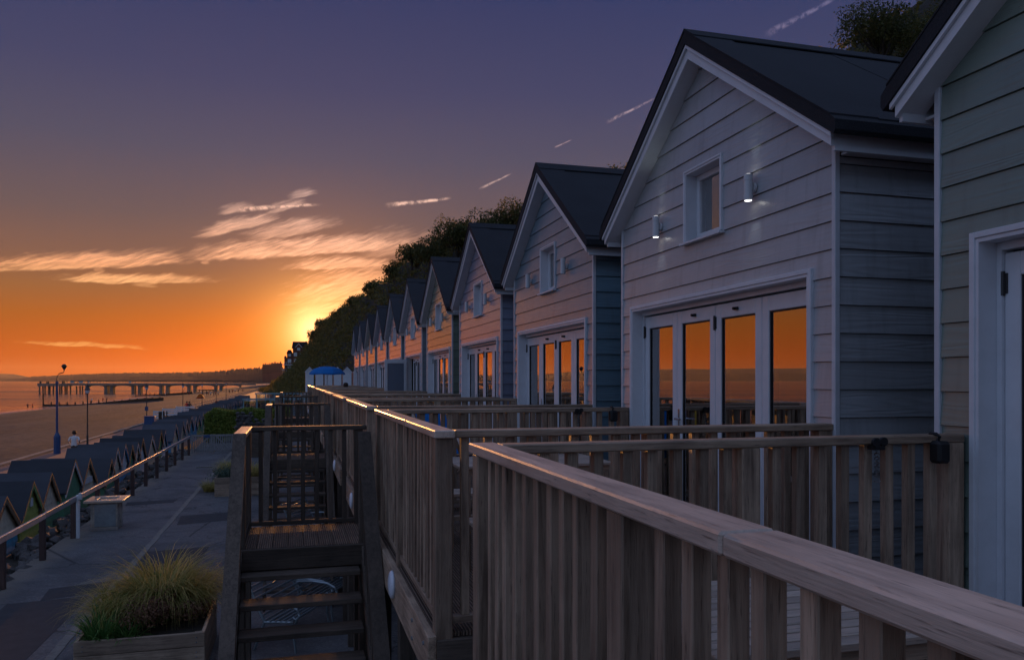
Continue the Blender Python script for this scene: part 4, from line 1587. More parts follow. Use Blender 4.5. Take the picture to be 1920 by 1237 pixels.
# deck chairs with coloured canvas on the third deck
for i, (x, y, m_, lab) in enumerate(((1.35, 9.6, 'yellow', 'folding deck chair with yellow canvas behind the deck rail'), (1.85, 9.7, 'bluefab', 'folding deck chair with blue canvas next to the yellow one'))):
    t = thing('deck_chair', (x, y, DECK), lab, 'deck chair', rz=radians(20))
    for s in (-1, 1):
        MB().tube([(s * 0.26, -0.35, 0.02), (s * 0.26, 0.45, 1.0)], 0.017, 6).build('frame_rail', M['rail_wood_z'], t)
        MB().tube([(s * 0.23, 0.42, 0.02), (s * 0.23, -0.38, 0.48)], 0.017, 6).build('frame_rail', M['rail_wood_z'], t)
    MB().tube([(-0.26, 0.45, 1.0), (0.26, 0.45, 1.0)], 0.017, 6).tube([(-0.23, -0.38, 0.48), (0.23, -0.38, 0.48)], 0.017, 6).build('cross_bar', M['rail_wood_x'], t)
    r = MB()
    pts = [(0.45, 1.015), (0.32, 0.80), (0.15, 0.55), (0.0, 0.38), (-0.15, 0.34), (-0.28, 0.39), (-0.385, 0.495)]
    for (a, b) in zip(pts, pts[1:]):
        r.hexa([(-0.22, a[0], a[1]), (0.22, a[0], a[1]), (0.22, b[0], b[1]), (-0.22, b[0], b[1]), (-0.22, a[0], a[1] + 0.006), (0.22, a[0], a[1] + 0.006), (0.22, b[0], b[1] + 0.006), (-0.22, b[0], b[1] + 0.006)])
    r.build('canvas_seat', M[m_], t)

# black box lights and spiral hangers on two cross rails
for i, dy in enumerate((0.0, 4.125)):
    y = 3.3 + dy - 0.11
    t = thing('rail_lantern', (3.09, y, DECK + 1.045), ['black box lantern clipped to the rail end by the nearest lodge', 'black box lantern clipped to the rail end of the lit lodge deck'][i], 'lantern', 'black lanterns hung on the cross rails')
    MB().cbox(-0.038, 0.038, -0.05, 0.025, -0.075, 0.035, 0.014).build('case', M['black'], t)
    MB().tube([(0, 0.0, 0.036), (0.0, -0.012, 0.055), (0, 0.01, 0.068), (0, 0.05, 0.067)], 0.009, 8).build('clip', M['black'], t)
    t = thing('spiral_hanger', (2.72, y + 0.0, DECK + 1.06), ['twisted silver hanger dangling under the rail beside the nearest lantern', 'twisted silver hanger on the rail of the lit lodge deck'][i], 'hanger', 'silver spiral hangers')
    MB().tube([(-0.02, -0.02, 0.022), (-0.02, -0.035, 0.022)], 0.022, 12).tube([(0.022, -0.02, 0.025), (0.022, -0.035, 0.025)], 0.022, 12).box(-0.03, 0.03, -0.03, 0.02, -0.015, 0.004).build('clamp', M['black'], t)
    r = MB()
    n = 34
    for j in range(n):
        a0, a1 = j * 0.55, (j + 1) * 0.55
        z0, z1 = -0.02 - j * 0.0037, -0.02 - (j + 1) * 0.0037
        w = 0.013
        r.poly([(cos(a0) * w, -0.01 + sin(a0) * w, z0), (-cos(a0) * w, -0.01 - sin(a0) * w, z0), (-cos(a1) * w, -0.01 - sin(a1) * w, z1), (cos(a1) * w, -0.01 + sin(a1) * w, z1)])
    r.tube([(0, -0.01, -0.14), (0.012, -0.01, -0.16), (0.02, -0.01, -0.168), (0.0, -0.01, -0.172), (-0.018, -0.01, -0.168)], 0.0025, 5)
    r.build('twist', M['steel'], t)

# parasol on the far deck
t = thing('parasol', (1.72, 42.6, DECK), 'open bright blue parasol at the far end of the decks', 'parasol')
MB().tube([(0, 0, 0), (0, 0, 2.02)], 0.024, 8).build('pole', M['white'], t)
r = MB()
n = 10
prof = [(0.0, 2.13), (0.35, 2.10), (0.70, 1.98), (0.93, 1.76), (0.94, 1.68)]
for i, (rr, z) in enumerate(prof):
    for k in range(n):
        a = 2 * pi * k / n
        sag = 0.03 * (k % 2) * (i >= 3)
        r.v.append(((rr + 0.001) * cos(a), (rr + 0.001) * sin(a), z - 0 + (0 if i < 4 else sag)))
for i in range(len(prof) - 1):
    for k in range(n):
        k2 = (k + 1) % n
        r.face((i * n + k, (i + 1) * n + k, (i + 1) * n + k2, i * n + k2))
r.build('canopy', M['bluefab'], t)
for k in range(n):
    a = 2 * pi * k / n
    MB().tube([(0.02 * cos(a), 0.02 * sin(a), 2.1), (0.35 * cos(a), 0.35 * sin(a), 2.07), (0.7 * cos(a), 0.7 * sin(a), 1.95), (0.92 * cos(a), 0.92 * sin(a), 1.74)], 0.008, 4).build('rib', M['steel'], t)

# cream chalets beyond the decks
def chalet(xc, y, w, zb, zap, label, d=2.0):
    t = thing('white_beach_hut', (xc, y, zb), label, 'beach hut', 'white beach huts beyond the decks')
    h = zap - zb
    e = h - 0.75 * w / 2 * 1.35
    MB().prism([(-w / 2, 0), (w / 2, 0), (w / 2, e), (0, h - 0.05), (-w / 2, e)], 0, d, 1).build('wall', M['white'], t)
    for s in (-1, 1):
        q = [(0, h), (s * (w / 2 + 0.1), e - 0.12), (s * (w / 2 + 0.1), e - 0.05), (0, h + 0.08)]
        MB().prism(q if s > 0 else q[::-1], -0.08, d, 1).build('roof_slope', M['hut_felt'], t)
        q = [(0, h - 0.16), (s * (w / 2 + 0.08), e - 0.26), (s * (w / 2 + 0.08), e - 0.11), (0, h)]
        MB().prism(q if s > 0 else q[::-1], -0.12, -0.081, 1).build('barge_board', M['white'], t)
        a, b = sorted((s * 0.012, s * w * 0.30))
        MB().box(a, b, -0.03, 0, 0.1, e - 0.15).build('door', M['white'], t)


yw = 105.0
for i, (pa, pb) in enumerate(((572, 589), (591, 607), (608, 624), (625, 641), (642, 660), (662, 680))):
    xa, xb = ratio(pa) * yw, ratio(pb) * yw
    chalet((xa + xb) / 2, yw, xb - xa - 0.12, -1.6, 1.78, ['white beach hut half hidden by the left edge of the parasol', 'white beach hut wholly behind the parasol, left of its pole', 'white beach hut behind the parasol pole',
           'white beach hut under the right rim of the parasol', 'white gabled beach hut just right of the parasol', 'white beach hut partly hidden by the last lodge'][i])
MB().box(0.5, 9.5, 96.5, 112, PATH - 1.4, -1.62).build('terrace', M['concrete'], kind='structure')

# ------------------------------------------------------------------ railing of the upper path
XR = -5.1
rl = thing('path_railing', (XR, 9, PATH), 'long timber railing with white top rail along the left edge of the path', 'railing')
pm = MB().cbox(-0.055, 0.055, -0.055, 0.055, -0.2, 0.97, 0.006).mesh('post', mat_wood('red_brown_post', 2, (0.06, 0.032, 0.03, 1), (0.12, 0.065, 0.055, 1)))
rm = MB().cbox(0.02, 0.075, 0.0, 2.388, 0.88, 1.0, 0.006).mesh('rail', mat_wood('grey_rail', 1, (0.32, 0.29, 0.30, 1), (0.50, 0.46, 0.46, 1), rough=0.36, spec=0.8))
for i in range(15):
    place('post', pm, rl, (0, i * 2.4 + 0.003 * i, 0), (0.012 * sin(i * 2), 0.012 * sin(i * 3.1), 0))
    if i < 14: place('rail', rm, rl, (0, i * 2.4, 0.004 * sin(i * 1.9)))

# loose dark rubble between railing and huts
rb = thing('rubble_bank', (-5.5, 10, PATH), 'low bank of dark rubble stones below the path railing', 'rubble')
dr = [rock_mesh(40 + i, 1.0, 1.35, 0.7) for i in range(5)]
random.seed(9)
for i in range(240):
    s = random.uniform(0.11, 0.22)
    o = place('stone', dr[i % 5], rb, (random.uniform(-0.62, 0.24), 1.5 + i * 0.145 + random.uniform(-.2, .2), random.uniform(-0.14, 0.02)), (random.uniform(-.5, .5), random.uniform(-.5, .5), random.uniform(0, 6)))
    o.scale = (s, s, s)
MB().box(-6.3, -5.325, -25, 96, -6, PATH - 0.22).build('bank_edge', M['earth'], kind='structure')

# barbecue stand
t = thing('barbecue_stand', (-4.62, 21.9, PATH), 'square barbecue stand with broad stone top beside the railing', 'barbecue')
MB().cbox(-0.31, 0.31, 0.0, 0.62, 0.0, 0.70, 0.01).build('body', M['bbq'], t)
MB().cbox(-0.22, 0.27, -0.012, -0.001, 0.09, 0.66, 0.004).build('door_panel', M['zinc'], t)
MB().cbox(-0.33, 0.33, -0.03, 0.0, 0.0, 0.07, 0.006).build('plinth', M['concrete'], t)
r = MB()
r.cbox(-0.46, 0.46, -0.09, 0.18, 0.70, 0.76, 0.008).cbox(-0.46, 0.46, 0.62, 0.85, 0.70, 0.76, 0.008).cbox(-0.46, -0.2, 0.181, 0.619, 0.70, 0.76, 0.008).cbox(0.25, 0.46, 0.181, 0.619, 0.70, 0.76, 0.008)
r.build('top_slab', mat_simple_noise('stand_top', (0.45, 0.36, 0.28), (0.62, 0.52, 0.42), 7, 0.2, 0.08, 0.004, spec=1.0), t)
MB().box(-0.2, 0.25, 0.181, 0.619, 0.71, 0.725).build('cooking_tray', M['steel'], t)
t = thing('standpipe', (-5.0, 21.0, PATH), 'slim white standpipe post left of the barbecue stand', 'standpipe')
MB().lathe([(0.045, -0.05), (0.045, 1.02), (0.02, 1.04)], 12).build('pipe', M['white'], t)
MB().cbox(0.02, 0.09, -0.05, 0.04, 0.92, 1.08, 0.008).build('tap_box', M['lampgrey'], t)
MB().tube([(0.06, -0.05, 0.9), (0.07, -0.09, 0.7)], 0.01, 6).build('tap', M['steel'], t)


t = thing('timber_batten', (-3.75, 36.5, PATH), 'pale loose batten lying across the path before the gate', 'plank')
MB().cbox(-0.33, 0.33, -0.05, 0.05, 0.002, 0.045, 0.006).build('batten', M['kerb'], t, rot=(0, 0, radians(8)))
# ------------------------------------------------------------------ planters and plants
def planter(loc, w, l, h, label):
    t = thing('timber_planter', loc, label, 'planter')
    n = 3
    ph = h / n
    for i in range(n):
        z0, z1 = i * ph + 0.004, (i + 1) * ph - 0.004
        for (a, b, c, d, mt) in ((-w / 2, w / 2, 0, 0.045, 'wood_x'), (-w / 2, w / 2, l - 0.045, l, 'wood_x'), (-w / 2, -w / 2 + 0.045, 0.046, l - 0.046, 'wood_y'), (w / 2 - 0.045, w / 2, 0.046, l - 0.046, 'wood_y')):
            MB().cbox(a, b, c, d, z0, z1, 0.005).build('plank', M[mt], t)
    for sx in (-1, 1):
        for yy in (0.09, l - 0.09):
            x = sx * (w / 2 - 0.09)
            MB().cbox(x - 0.04, x + 0.04, yy - 0.04, yy + 0.04, 0.0, h - 0.02, 0.004).build('corner_post', M['wood_z'], t)
    MB().box(-w / 2 + 0.05, w / 2 - 0.05, 0.05, l - 0.05, 0.02, h - 0.09).build('soil', M['earth'], t)
    B = MB()
    for sx in (-1, 1):
        for i in range(n):
            for dz in (-0.03, 0.03):
                B.tube([(sx * (w / 2 - 0.1), -0.001, (i + 0.5) * ph + dz), (sx * (w / 2 - 0.1), -0.008, (i + 0.5) * ph + dz)], 0.009, 6)
    B.build('screws', M['steel'], t, kind='stuff')
    return t


def blade(mb, p, a, lean, L, w, droop, seg=5):
    x, y, z = p
    el = pi / 2 - lean
    pts = []
    for i in range(seg + 1):
        pts.append((x, y, z))
        st = L / seg
        x += cos(a) * cos(el) * st
        y += sin(a) * cos(el) * st
        z += sin(el) * st
        el -= droop / seg * (0.5 + i / seg * 1.4)
    pa = a + pi / 2
    b = len(mb.v)
    for i, q in enumerate(pts):
        k = w * (1 - (i / seg) ** 1.6) * 0.5 + 0.0005
        mb.v.append((q[0] + cos(pa) * k, q[1] + sin(pa) * k, q[2]))
        mb.v.append((q[0] - cos(pa) * k, q[1] - sin(pa) * k, q[2]))
    for i in range(seg):
        mb.face((b + 2 * i, b + 2 * i + 1, b + 2 * i + 3, b + 2 * i + 2))


def tuft(name, loc, n, L, w, spread, mat, label, cat='grass', droop=2.2, rad=0.2, seed=1, ry=None):
    random.seed(seed)
    mb = MB()
    for i in range(n):
        a = random.uniform(0, 2 * pi)
        r = rad * sqrt(random.random())
        a2 = a + random.uniform(-.7, .7)
        blade(mb, (cos(a) * r, sin(a) * r * (ry or 1), 0), a2, random.uniform(0.02, spread), L * random.uniform(0.55, 1.1), w, droop * random.uniform(0.5, 1.15))
    o = mb.build(name, M[mat], None, loc)
    return tag(o, label, cat)


PH = 0.56
planter((-1.86, 10.78, PATH), 1.52, 1.66, PH, 'large timber planter full of long grass below the nearest stair')
soilz = PATH + PH - 0.09
tuft('ornamental_grass', (-1.80, 12.0, soilz), 1500, 1.22, 0.015, 0.62, 'grass', 'big mop of golden ornamental grass in the nearest planter', droop=3.0, rad=0.26, seed=3)
tuft('ornamental_grass', (-2.28, 11.7, soilz), 620, 0.85, 0.013, 0.8, 'grass', 'smaller clump of grass at the left side of the nearest planter', droop=3.2, rad=0.2, seed=4)
tuft('ornamental_grass', (-1.42, 12.05, soilz), 620, 0.95, 0.013, 0.7, 'grass', 'clump of browner grass at the right side of the nearest planter', droop=3.0, rad=0.22, seed=14)
tuft('grass_clump', (-1.82, 11.85, soilz), 420, 0.78, 0.022, 0.6, 'grass_green', 'tuft of broad green blades in the middle of the nearest planter', droop=2.2, rad=0.2, seed=24)
tuft('lily_clump', (-2.36, 11.05, soilz), 130, 0.5, 0.03, 0.95, 'grass_green', 'dark green strap leaved clump at the front left planter corner', 'plant', droop=1.3, rad=0.16, seed=5)
tuft('lily_clump', (-2.05, 11.0, soilz), 70, 0.36, 0.028, 1.05, 'grass_green', 'low green strap leaved plant spilling over the planter front', 'plant', droop=1.3, rad=0.12, seed=15)
mb = MB()
random.seed(31)
for k in range(13):
    leaf_ball(mb, (random.uniform(-0.42, 0.5), random.uniform(-0.12, 0.35), 0.16 + random.uniform(0, .2)), random.uniform(0.15, 0.24), 420, 0.018, 0.8, -0.3)
tag(mb.build('heather', M['heather'], None, (-1.62, 11.15, soilz)), 'dry reddish heather along the front of the nearest planter', 'plant')
mb = MB()
for k in range(7):
    leaf_ball(mb, (random.uniform(-0.12, 0.22), random.uniform(-0.3, 0.35), 0.15 + random.uniform(0, .2)), random.uniform(0.15, 0.22), 300, 0.02, 0.8, -0.3)
tag(mb.build('shrub', M['hedge'], None, (-2.42, 11.55, soilz)), 'small leafy green shrub at the far left of the nearest planter', 'plant')

planter((-1.75, 27.2, PATH), 1.45, 1.66, 0.62, 'second timber planter further along the path with lavender')
mb = MB()
random.seed(33)
for k in range(8):
    leaf_ball(mb, (random.uniform(-0.35, 0.2), random.uniform(-0.1, 0.5), 0.12), random.uniform(0.25, 0.36), 420, 0.03, 0.9, -0.4)
tag(mb.build('lavender_bush', M['lavender'], None, (-2.15, 27.6, PATH + 0.5)), 'rounded grey green lavender bush in the second planter', 'plant')
tuft('ornamental_grass', (-2.05, 28.4, PATH + 0.5), 900, 0.8, 0.014, 0.7, 'grass', 'feathery grass standing behind the lavender in the second planter', droop=2.0, rad=0.3, seed=8)
tuft('ornamental_grass', (-1.45, 27.9, PATH + 0.5), 900, 0.75, 0.014, 0.8, 'grass', 'brownish grass at the right end of the second planter', droop=2.2, rad=0.3, seed=9)
tuft('ornamental_grass', (-2.75, 28.6, PATH), 350, 0.55, 0.014, 0.7, 'grass', 'dry grass growing at the foot of the second planter', droop=1.8, rad=0.2, seed=10)


# garden benches stored beneath the stairs
def garden_bench(loc, rz, label):
    t = thing('metal_bench', loc, label, 'bench', 'metal benches stored behind the nearest stair', rz)
    sl = MB().tube([(-0.62, 0, 0.0), (0.62, 0, 0.0)], 0.017, 6).mesh('slat', M['zinc'])
    for i in range(6): place('slat', sl, t, (0, -0.24 + i * 0.08, 0.43 + 0.012 * i * (i - 5) * 0.2))
    for i in range(8): place('slat', sl, t, (0, 0.20 + 0.04 * i, 0.50 + i * 0.075))
    for s in (-1, 1):
        x = s * 0.60
        MB().tube([(x, -0.30, 0), (x, -0.27, 0.22), (x, -0.26, 0.42), (x, 0.18, 0.40), (x, 0.30, 0.62), (x, 0.50, 1.06)], 0.02, 6).build('side_frame', M['zinc'], t)
        MB().tube([(x, 0.34, 0), (x, 0.26, 0.2), (x, 0.18, 0.40)], 0.02, 6).build('leg', M['zinc'], t)
        MB().tube([(x, 0.32, 0.66), (x, 0.05, 0.68), (x, -0.20, 0.66), (x, -0.32, 0.60), (x, -0.36, 0.52), (x, -0.31, 0.46), (x, -0.26, 0.49)], 0.02, 6).build('arm', M['zinc'], t)


garden_bench((0.05, 12.0, PATH), radians(62), 'curved arm metal bench lying nearest behind the open stair treads')
garden_bench((0.55, 13.2, PATH), radians(62), 'metal slatted bench tucked beside the deck posts')
garden_bench((0.45, 18.5, PATH), radians(65), 'metal slatted bench farther back under the second landing')

# gate across the path
yg, xg0, xg1 = 43.6, -5.05, -3.05
t = thing('picket_gate', (0, yg, PATH), 'pair of low white picket gates with diagonal braces across the path', 'gate')
for x in (xg0, (xg0 + xg1) / 2 - 0.06, (xg0 + xg1) / 2 + 0.06, xg1):
    MB().box(x - 0.045, x + 0.045, -0.04, 0.04, 0, 0.98).build('stile', M['gatewood'], t)
for z in (0.14, 0.88):
    MB().box(xg0 + 0.046, xg1 - 0.046, -0.052, -0.041, z, z + 0.10).build('rail', M['gatewood'], t)
pk = MB().box(-0.032, 0.032, -0.02, 0.0, 0.05, 0.93).mesh('picket', M['gatewood'])
for i in range(18): place('picket', pk, t, (xg0 + 0.12 + i * 0.105, 0, 0))
xm = (xg0 + xg1) / 2
for s, x in ((1, xg0 + 0.06), (-1, xg1 - 0.06)):
    MB().hexa([(x, -0.066, 0.16), (x + s * 0.1, -0.066, 0.16), (x + s * 0.1, -0.053, 0.16), (x, -0.053, 0.16), (xm - s * 0.15, -0.066, 0.94), (xm - s * 0.05, -0.066, 0.94), (xm - s * 0.05, -0.053, 0.94), (xm - s * 0.15, -0.053, 0.94)]).build('brace', M['gatewood'], t)
MB().box(xm - 0.42, xm - 0.14, -0.08, -0.07, 0.82, 0.96).build('notice', M['blue'], t)

# hedge, stone wall and raised bed past the gate
hd = thing('hedge', (-3.2, 51.5, PATH), 'clipped bright green hedge behind the white gate', 'hedge')
mb = MB()
random.seed(2)
for _ in range(15000):
    x, y, z = random.uniform(-1.9, 3.0), random.uniform(-1.0, 1.6), random.uniform(0.1, 1.95)
    fx = (x - 0.55) / 2.45
    k = random.random()
    if k < 0.42: y = -1.0 + random.uniform(-.1, .1); nrm = (0, -1, 0)
    elif k < 0.8: z = 1.93 + 0.08 * sin(x * 3) + random.uniform(-.12, .08); nrm = (0, 0, 1)
    else: x = -1.9 + random.uniform(-.1, .1); nrm = (-1, 0, 0)
    if z > 1.75 and x < -1.6: z -= 0.2
    add_leaf(mb, (x, y, z), 0.07, nrm)
mb.build('foliage', M['hedge'], hd)
MB().box(-1.8, 2.9, -0.9, 1.5, 0, 1.82).build('stems', M['cliff'], hd)
sw = thing('stone_wall', (-3.1, 45.2, PATH), 'rough dark stone wall standing right of the white gate', 'wall')
MB().box(0.1, 0.9, 0.1, 0.5, 0, 1.9).box(0.9, 3.0, 0.1, 0.5, 0, 1.45).build('wall_core', M['stone'], sw)
random.seed(77)
for i in range(9):
    for j in range(11):
        x = 0.14 + i * 0.33 + random.uniform(-.05, .05) + 0.12 * (j % 2)
        z = 0.1 + j * 0.19
        if z > (2.12 if x < 0.95 else 1.65): continue
        o = place('stone', rocks[(i + j) % 5], sw, (x, 0.10, z), (random.uniform(-.3, .3), random.uniform(-.3, .3), random.uniform(0, 6)))
        s = random.uniform(0.09, 0.12)
        o.scale = (s * 1.5, s * 1.2, s)
rbx = thing('raised_bed', (-1.7, 40.6, PATH), 'long timber raised bed in front of the stone wall', 'planter')
for i in range(5): MB().cbox(-0.75, 1.1, 0, 0.05, i * 0.24 + .004, (i + 1) * 0.24 - .004, 0.005).build('plank', M['dark_wood_x'], rbx)
MB().box(-0.75, 1.1, 0.051, 1.4, 0, 1.12).build('soil', M['earth'], rbx)

# teal terrace screens past the hedge
for i, (y, x0, x1, z1, lab) in enumerate(((62, -3.6, 1.2, -1.45, 'teal framed windbreak screen above the hedge'), (78, -3.4, 0.8, -1.28, 'farther teal framed windbreak screen beyond the hedge'))):
    t = thing('windbreak_screen', (0, y, PATH), lab, 'screen')
    H = z1 - PATH
    n = 5
    for k in range(n + 1):
        x = x0 + (x1 - x0) * k / n
        MB().box(x - 0.04, x + 0.04, -0.04, 0.04, 0, H - 0.02).build('post', M['teal'], t)
    MB().box(x0 - 0.1, x1, -0.10, 0.10, H - 0.02, H + 0.10).build('top_rail', M['teal'], t)
    for k in range(n):
        xa, xb = x0 + (x1 - x0) * k / n + 0.041, x0 + (x1 - x0) * (k + 1) / n - 0.041
        MB().box(xa, xb, -0.01, 0.01, 0.6, H - 0.05).build('pane', M['glass'], t)


# ------------------------------------------------------------------ beach huts on the promenade
def beach_hut_meshes():
    D = {}
    w, d, zap, slope = 1.12, 1.5, 2.3, 0.70   # half width, depth, apex
    ze = zap - slope * w
    # gable end towards +x at x = 0; hut reaches to -d
    D['wall'] = MB().prism([(-w, 0), (w, 0), (w, ze), (0, zap - 0.03), (-w, ze)], -d, -0.02, 0).mesh('wall', M['hutpaint'])
    planks = []
    for i in range(14):
        z0, z1 = i * 0.165, i * 0.165 + 0.16
        p = [(-w, z0), (w, z0), (w, z1), (-w, z1)]
        p = clip_poly(p, slope, 1, zap - 0.04)
        p = clip_poly(p, -slope, 1, zap - 0.04) if p else p
        if len(p) < 3: continue
        m_ = MB()
        n = len(p)
        f = lambda z: 0.018 - 0.014 * (z - z0) / 0.165
        m_.v += [(f(z), y, z) for y, z in p] + [(-0.02, y, z) for y, z in p]
        m_.face(tuple(range(n)))
        for k in range(n): m_.face(((k + 1) % n, k, n + k, n + (k + 1) % n))
        planks.append(m_)
    D['planks'] = [p.mesh('plank', M['hutpaint']) for p in planks]
    J = MB()
    for p in planks:
        b = len(J.v)
        J.v += p.v
        for f_ in p.f: J.face(tuple(b + q for q in f_))
    D['plankJ'] = J.mesh('plank_wall', M['hutpaint'])
    D['roof'] = []
    D['barge'] = []
    for s in (-1, 1):
        q = [(0, zap), (s * (w + 0.12), zap - slope * (w + 0.12)), (s * (w + 0.12), zap - slope * (w + 0.12) + 0.045), (0, zap + 0.06)]
        D['roof'].append(MB().prism(q if s > 0 else q[::-1], -d - 0.1, 0.10, 0).mesh('roof_slope', M['hut_felt']))
        q = [(0, zap - 0.12), (s * (w + 0.11), zap - slope * (w + 0.11) - 0.10), (s * (w + 0.11), zap - slope * (w + 0.11)), (0, zap)]
        D['barge'].append(MB().prism(q if s > 0 else q[::-1], 0.065, 0.095, 0).mesh('barge_board', M['hutpaint']))
    return D


HM = beach_hut_meshes()
green, dgreen, olive, teal_, cream, bluec, white_, brown = (0.20, 0.34, 0.13), (0.10, 0.27, 0.16), (0.36, 0.42, 0.10), (0.05, 0.30, 0.48), (0.66, 0.58, 0.45), (0.06, 0.28, 0.52), (0.62, 0.66, 0.72), (0.20, 0.14, 0.09)
#        apex px, lower colour, gable colour, barge colour, ridge height offset, label
HUTS = [(4, teal_, cream, brown, -0.15, 'beach hut with a blue lower wall at the extreme left edge'),
        (56, olive, olive, green, -0.05, 'olive green beach hut with a small square vent beside the railing'),
        (90, dgreen, cream, brown, 0.0, 'beach hut with unpainted plank gable behind the olive green one'),
        (135, dgreen, dgreen, white_, 0.12, 'dark green beach hut with tall roof and white barge boards'),
        (163, dgreen, cream, brown, 0.0, 'low beach hut with a pale board across its gable above the barbecue'),
        (204, dgreen, dgreen, brown, -0.32, 'smallest dark roofed beach hut left of the barbecue stand'),
        (216, teal_, cream, white_, 0.0, 'blue beach hut with a pale plank gable and white edges'),
        (231, bluec, white_, bluec, 0.02, 'blue beach hut with bright blue barge boards'),
        (244, teal_, dgreen, brown, -0.12, 'dull green beach hut after the two blue ones'),
        (255, green, cream, white_, -0.1, 'beach hut with slatted pale gable, ninth of the row'),
        (264, dgreen, white_, brown, 0.0, 'beach hut with white slatted gable by the middle of the railing'),
        (282, dgreen, cream, white_, -0.05, 'beach hut with narrow pale gable before the blue litter bin'),
        (299, brown, green, brown, 0.06, 'broad dark roofed beach hut below the blue litter bin'),
        (306, bluec, white_, bluec, -0.03, 'pale blue edged beach hut beside the broad dark roof'),
        (327, bluec, cream, bluec, 0.05, 'blue edged beach hut with a tall narrow gable near the gate'),
        (341, bluec, cream, bluec, 0.05, 'blue edged beach hut, last before the gate')]
XH = -6.4
for i, (px, cl, cg, cb, dz, lab) in enumerate(HUTS):
    y = XH / ratio(px)
    t = thing('beach_hut', (XH, y, PATH - 1.05 + dz), lab, 'beach hut', 'beach huts along the promenade')
    yn = XH / ratio(HUTS[min(i + 1, len(HUTS) - 1)][0]); yp = XH / ratio(HUTS[max(i - 1, 0)][0])
    gap = min([g for g in (yn - y, y - yp) if g > 0])
    t.scale = (1, max(0.72, min(1.0, gap / 2.2)), 1)
    place('wall', HM['wall'], t, color=cl)
    nl = 8
    if i < 9:
        for j, m_ in enumerate(HM['planks']):
            place('plank', m_, t, color=cl if j < nl else cg)
    else:
        place('plank_wall', HM['plankJ'], t, color=cg)
    for m_ in HM['roof']: place('roof_slope', m_, t)
    for m_ in HM['barge']: place('barge_board', m_, t, color=cb)
    if i == 1: MB().box(0.02, 0.05, -0.12, 0.12, 1.72, 1.93).build('vent', M['trim'], t)
    if i == 4: MB().box(0.02, 0.05, -0.62, 0.62, 1.55, 1.73).build('name_board', M['trim'], t)
random.seed(13)
y = 52.0
i = 0
cs = (bluec, teal_, white_, cream, dgreen, green)
while y < 125:
    t = thing('beach_hut', (XH, y, PATH - 0.9 + random.uniform(-.1, .12)), 'slate roofed beach hut in the far run of huts beyond the gate', 'beach hut', 'far beach huts beyond the gate')
    c = cs[i % 6]
    place('wall', HM['wall'], t, color=c)
    place('plank_wall', HM['plankJ'], t, color=cs[(i * 5 + 2) % 6])
    for m_ in HM['roof']: place('roof_slope', m_, t)
    for m_ in HM['barge']: place('barge_board', m_, t, color=bluec if i % 2 else white_)
    y += random.uniform(2.0, 2.35)
    i += 1

# ------------------------------------------------------------------ promenade furniture
XL = -14.3
def lamp_big(x, y):
    t = thing('lamp_column', (x, y, PROM), 'tall swan neck lamp column with a thick blue base at the beach edge', 'street lamp')
    MB().lathe([(0.20, 0), (0.20, 1.05), (0.19, 1.1), (0.09, 1.32)], 8).build('base', M['blue'], t)
    MB().lathe([(0.075, 1.3), (0.065, 4.35), (0.085, 4.38), (0.085, 4.5), (0.045, 4.55)], 10).build('pole', M['blue'], t)
    MB().tube([(0, 0, 4.5), (0, 0, 4.75), (0.03, 0, 4.9), (0.12, 0, 5.03), (0.26, 0, 5.07), (0.36, 0, 5.1), (0.40, 0, 5.2), (0.40, 0, 5.3)], 0.032, 7).build('swan_neck', M['iron'], t)
    MB().lathe([(0.03, 5.28), (0.06, 5.31), (0.15, 5.46), (0.19, 5.5), (0.13, 5.53), (0.10, 5.6), (0.02, 5.63)], 10, (0.40, 0, 0)).build('lantern', M['iron'], t)


def lamp_small(x, y, label, g='slim lamp posts along the promenade'):
    t = thing('lamp_post', (x, y, PROM), label, 'street lamp', g)
    MB().lathe([(0.07, 0), (0.07, 0.6), (0.045, 0.7), (0.04, 3.55), (0.06, 3.6), (0.04, 3.65)], 8).build('pole', M['iron'], t)
    MB().lathe([(0.06, 3.65), (0.13, 3.72), (0.15, 3.82), (0.12, 3.9)], 8).build('globe', M['lens'], t)
    MB().lathe([(0.05, 3.9), (0.24, 3.92), (0.20, 3.97), (0.08, 4.12), (0.06, 4.2), (0.02, 4.36)], 8).build('cap', M['iron'], t)


lamp_big(XL, XL / ratio(107))
for i, px in enumerate((164, 275, 343, 379, 406, 424)):
    lamp_small(XL, XL / ratio(px), ['slim lamp post just right of the tall swan neck lamp', 'slim lamp post carrying the blue notice', 'slim lamp post by the white beach barriers',
               'slim lamp post at the start of the lit promenade railing', 'slim lamp post halfway along the lit promenade railing', 'farthest slim lamp post of the promenade'][i])
y3 = XL / ratio(275)
t = tag(MB().cbox(-0.16, 0.16, -0.03, -0.005, -0.2, 0.2, 0.01).build('notice_board', M['blue'], None, (XL, y3 - 0.06, PROM + 1.75)), 'small square blue notice fixed to a slim lamp post', 'sign')
yb3 = -12.4 / ratio(281)
t = thing('litter_bin', (-12.4, yb3, PROM), 'square bright blue litter bin standing above the hut roofs', 'bin')
MB().cbox(-0.42, 0.42, -0.35, 0.35, 0.05, 1.35, 0.03).build('body', M['blue'], t)
MB().cbox(-0.45, 0.45, -0.38, 0.38, 1.351, 1.42, 0.02).build('lid', M['blue'], t)
t = thing('litter_bin', (-12.6, -12.6 / ratio(408), PROM), 'dark red litter bin against the lit promenade railing', 'bin')
MB().cbox(-0.4, 0.4, -0.35, 0.35, 0.0, 1.0, 0.03).build('body', mat_paint('dark_red_paint', (0.12, 0.02, 0.02)), t)
MB().cbox(-0.42, 0.42, -0.37, 0.37, 1.001, 1.06, 0.02).build('lid', M['iron'], t)

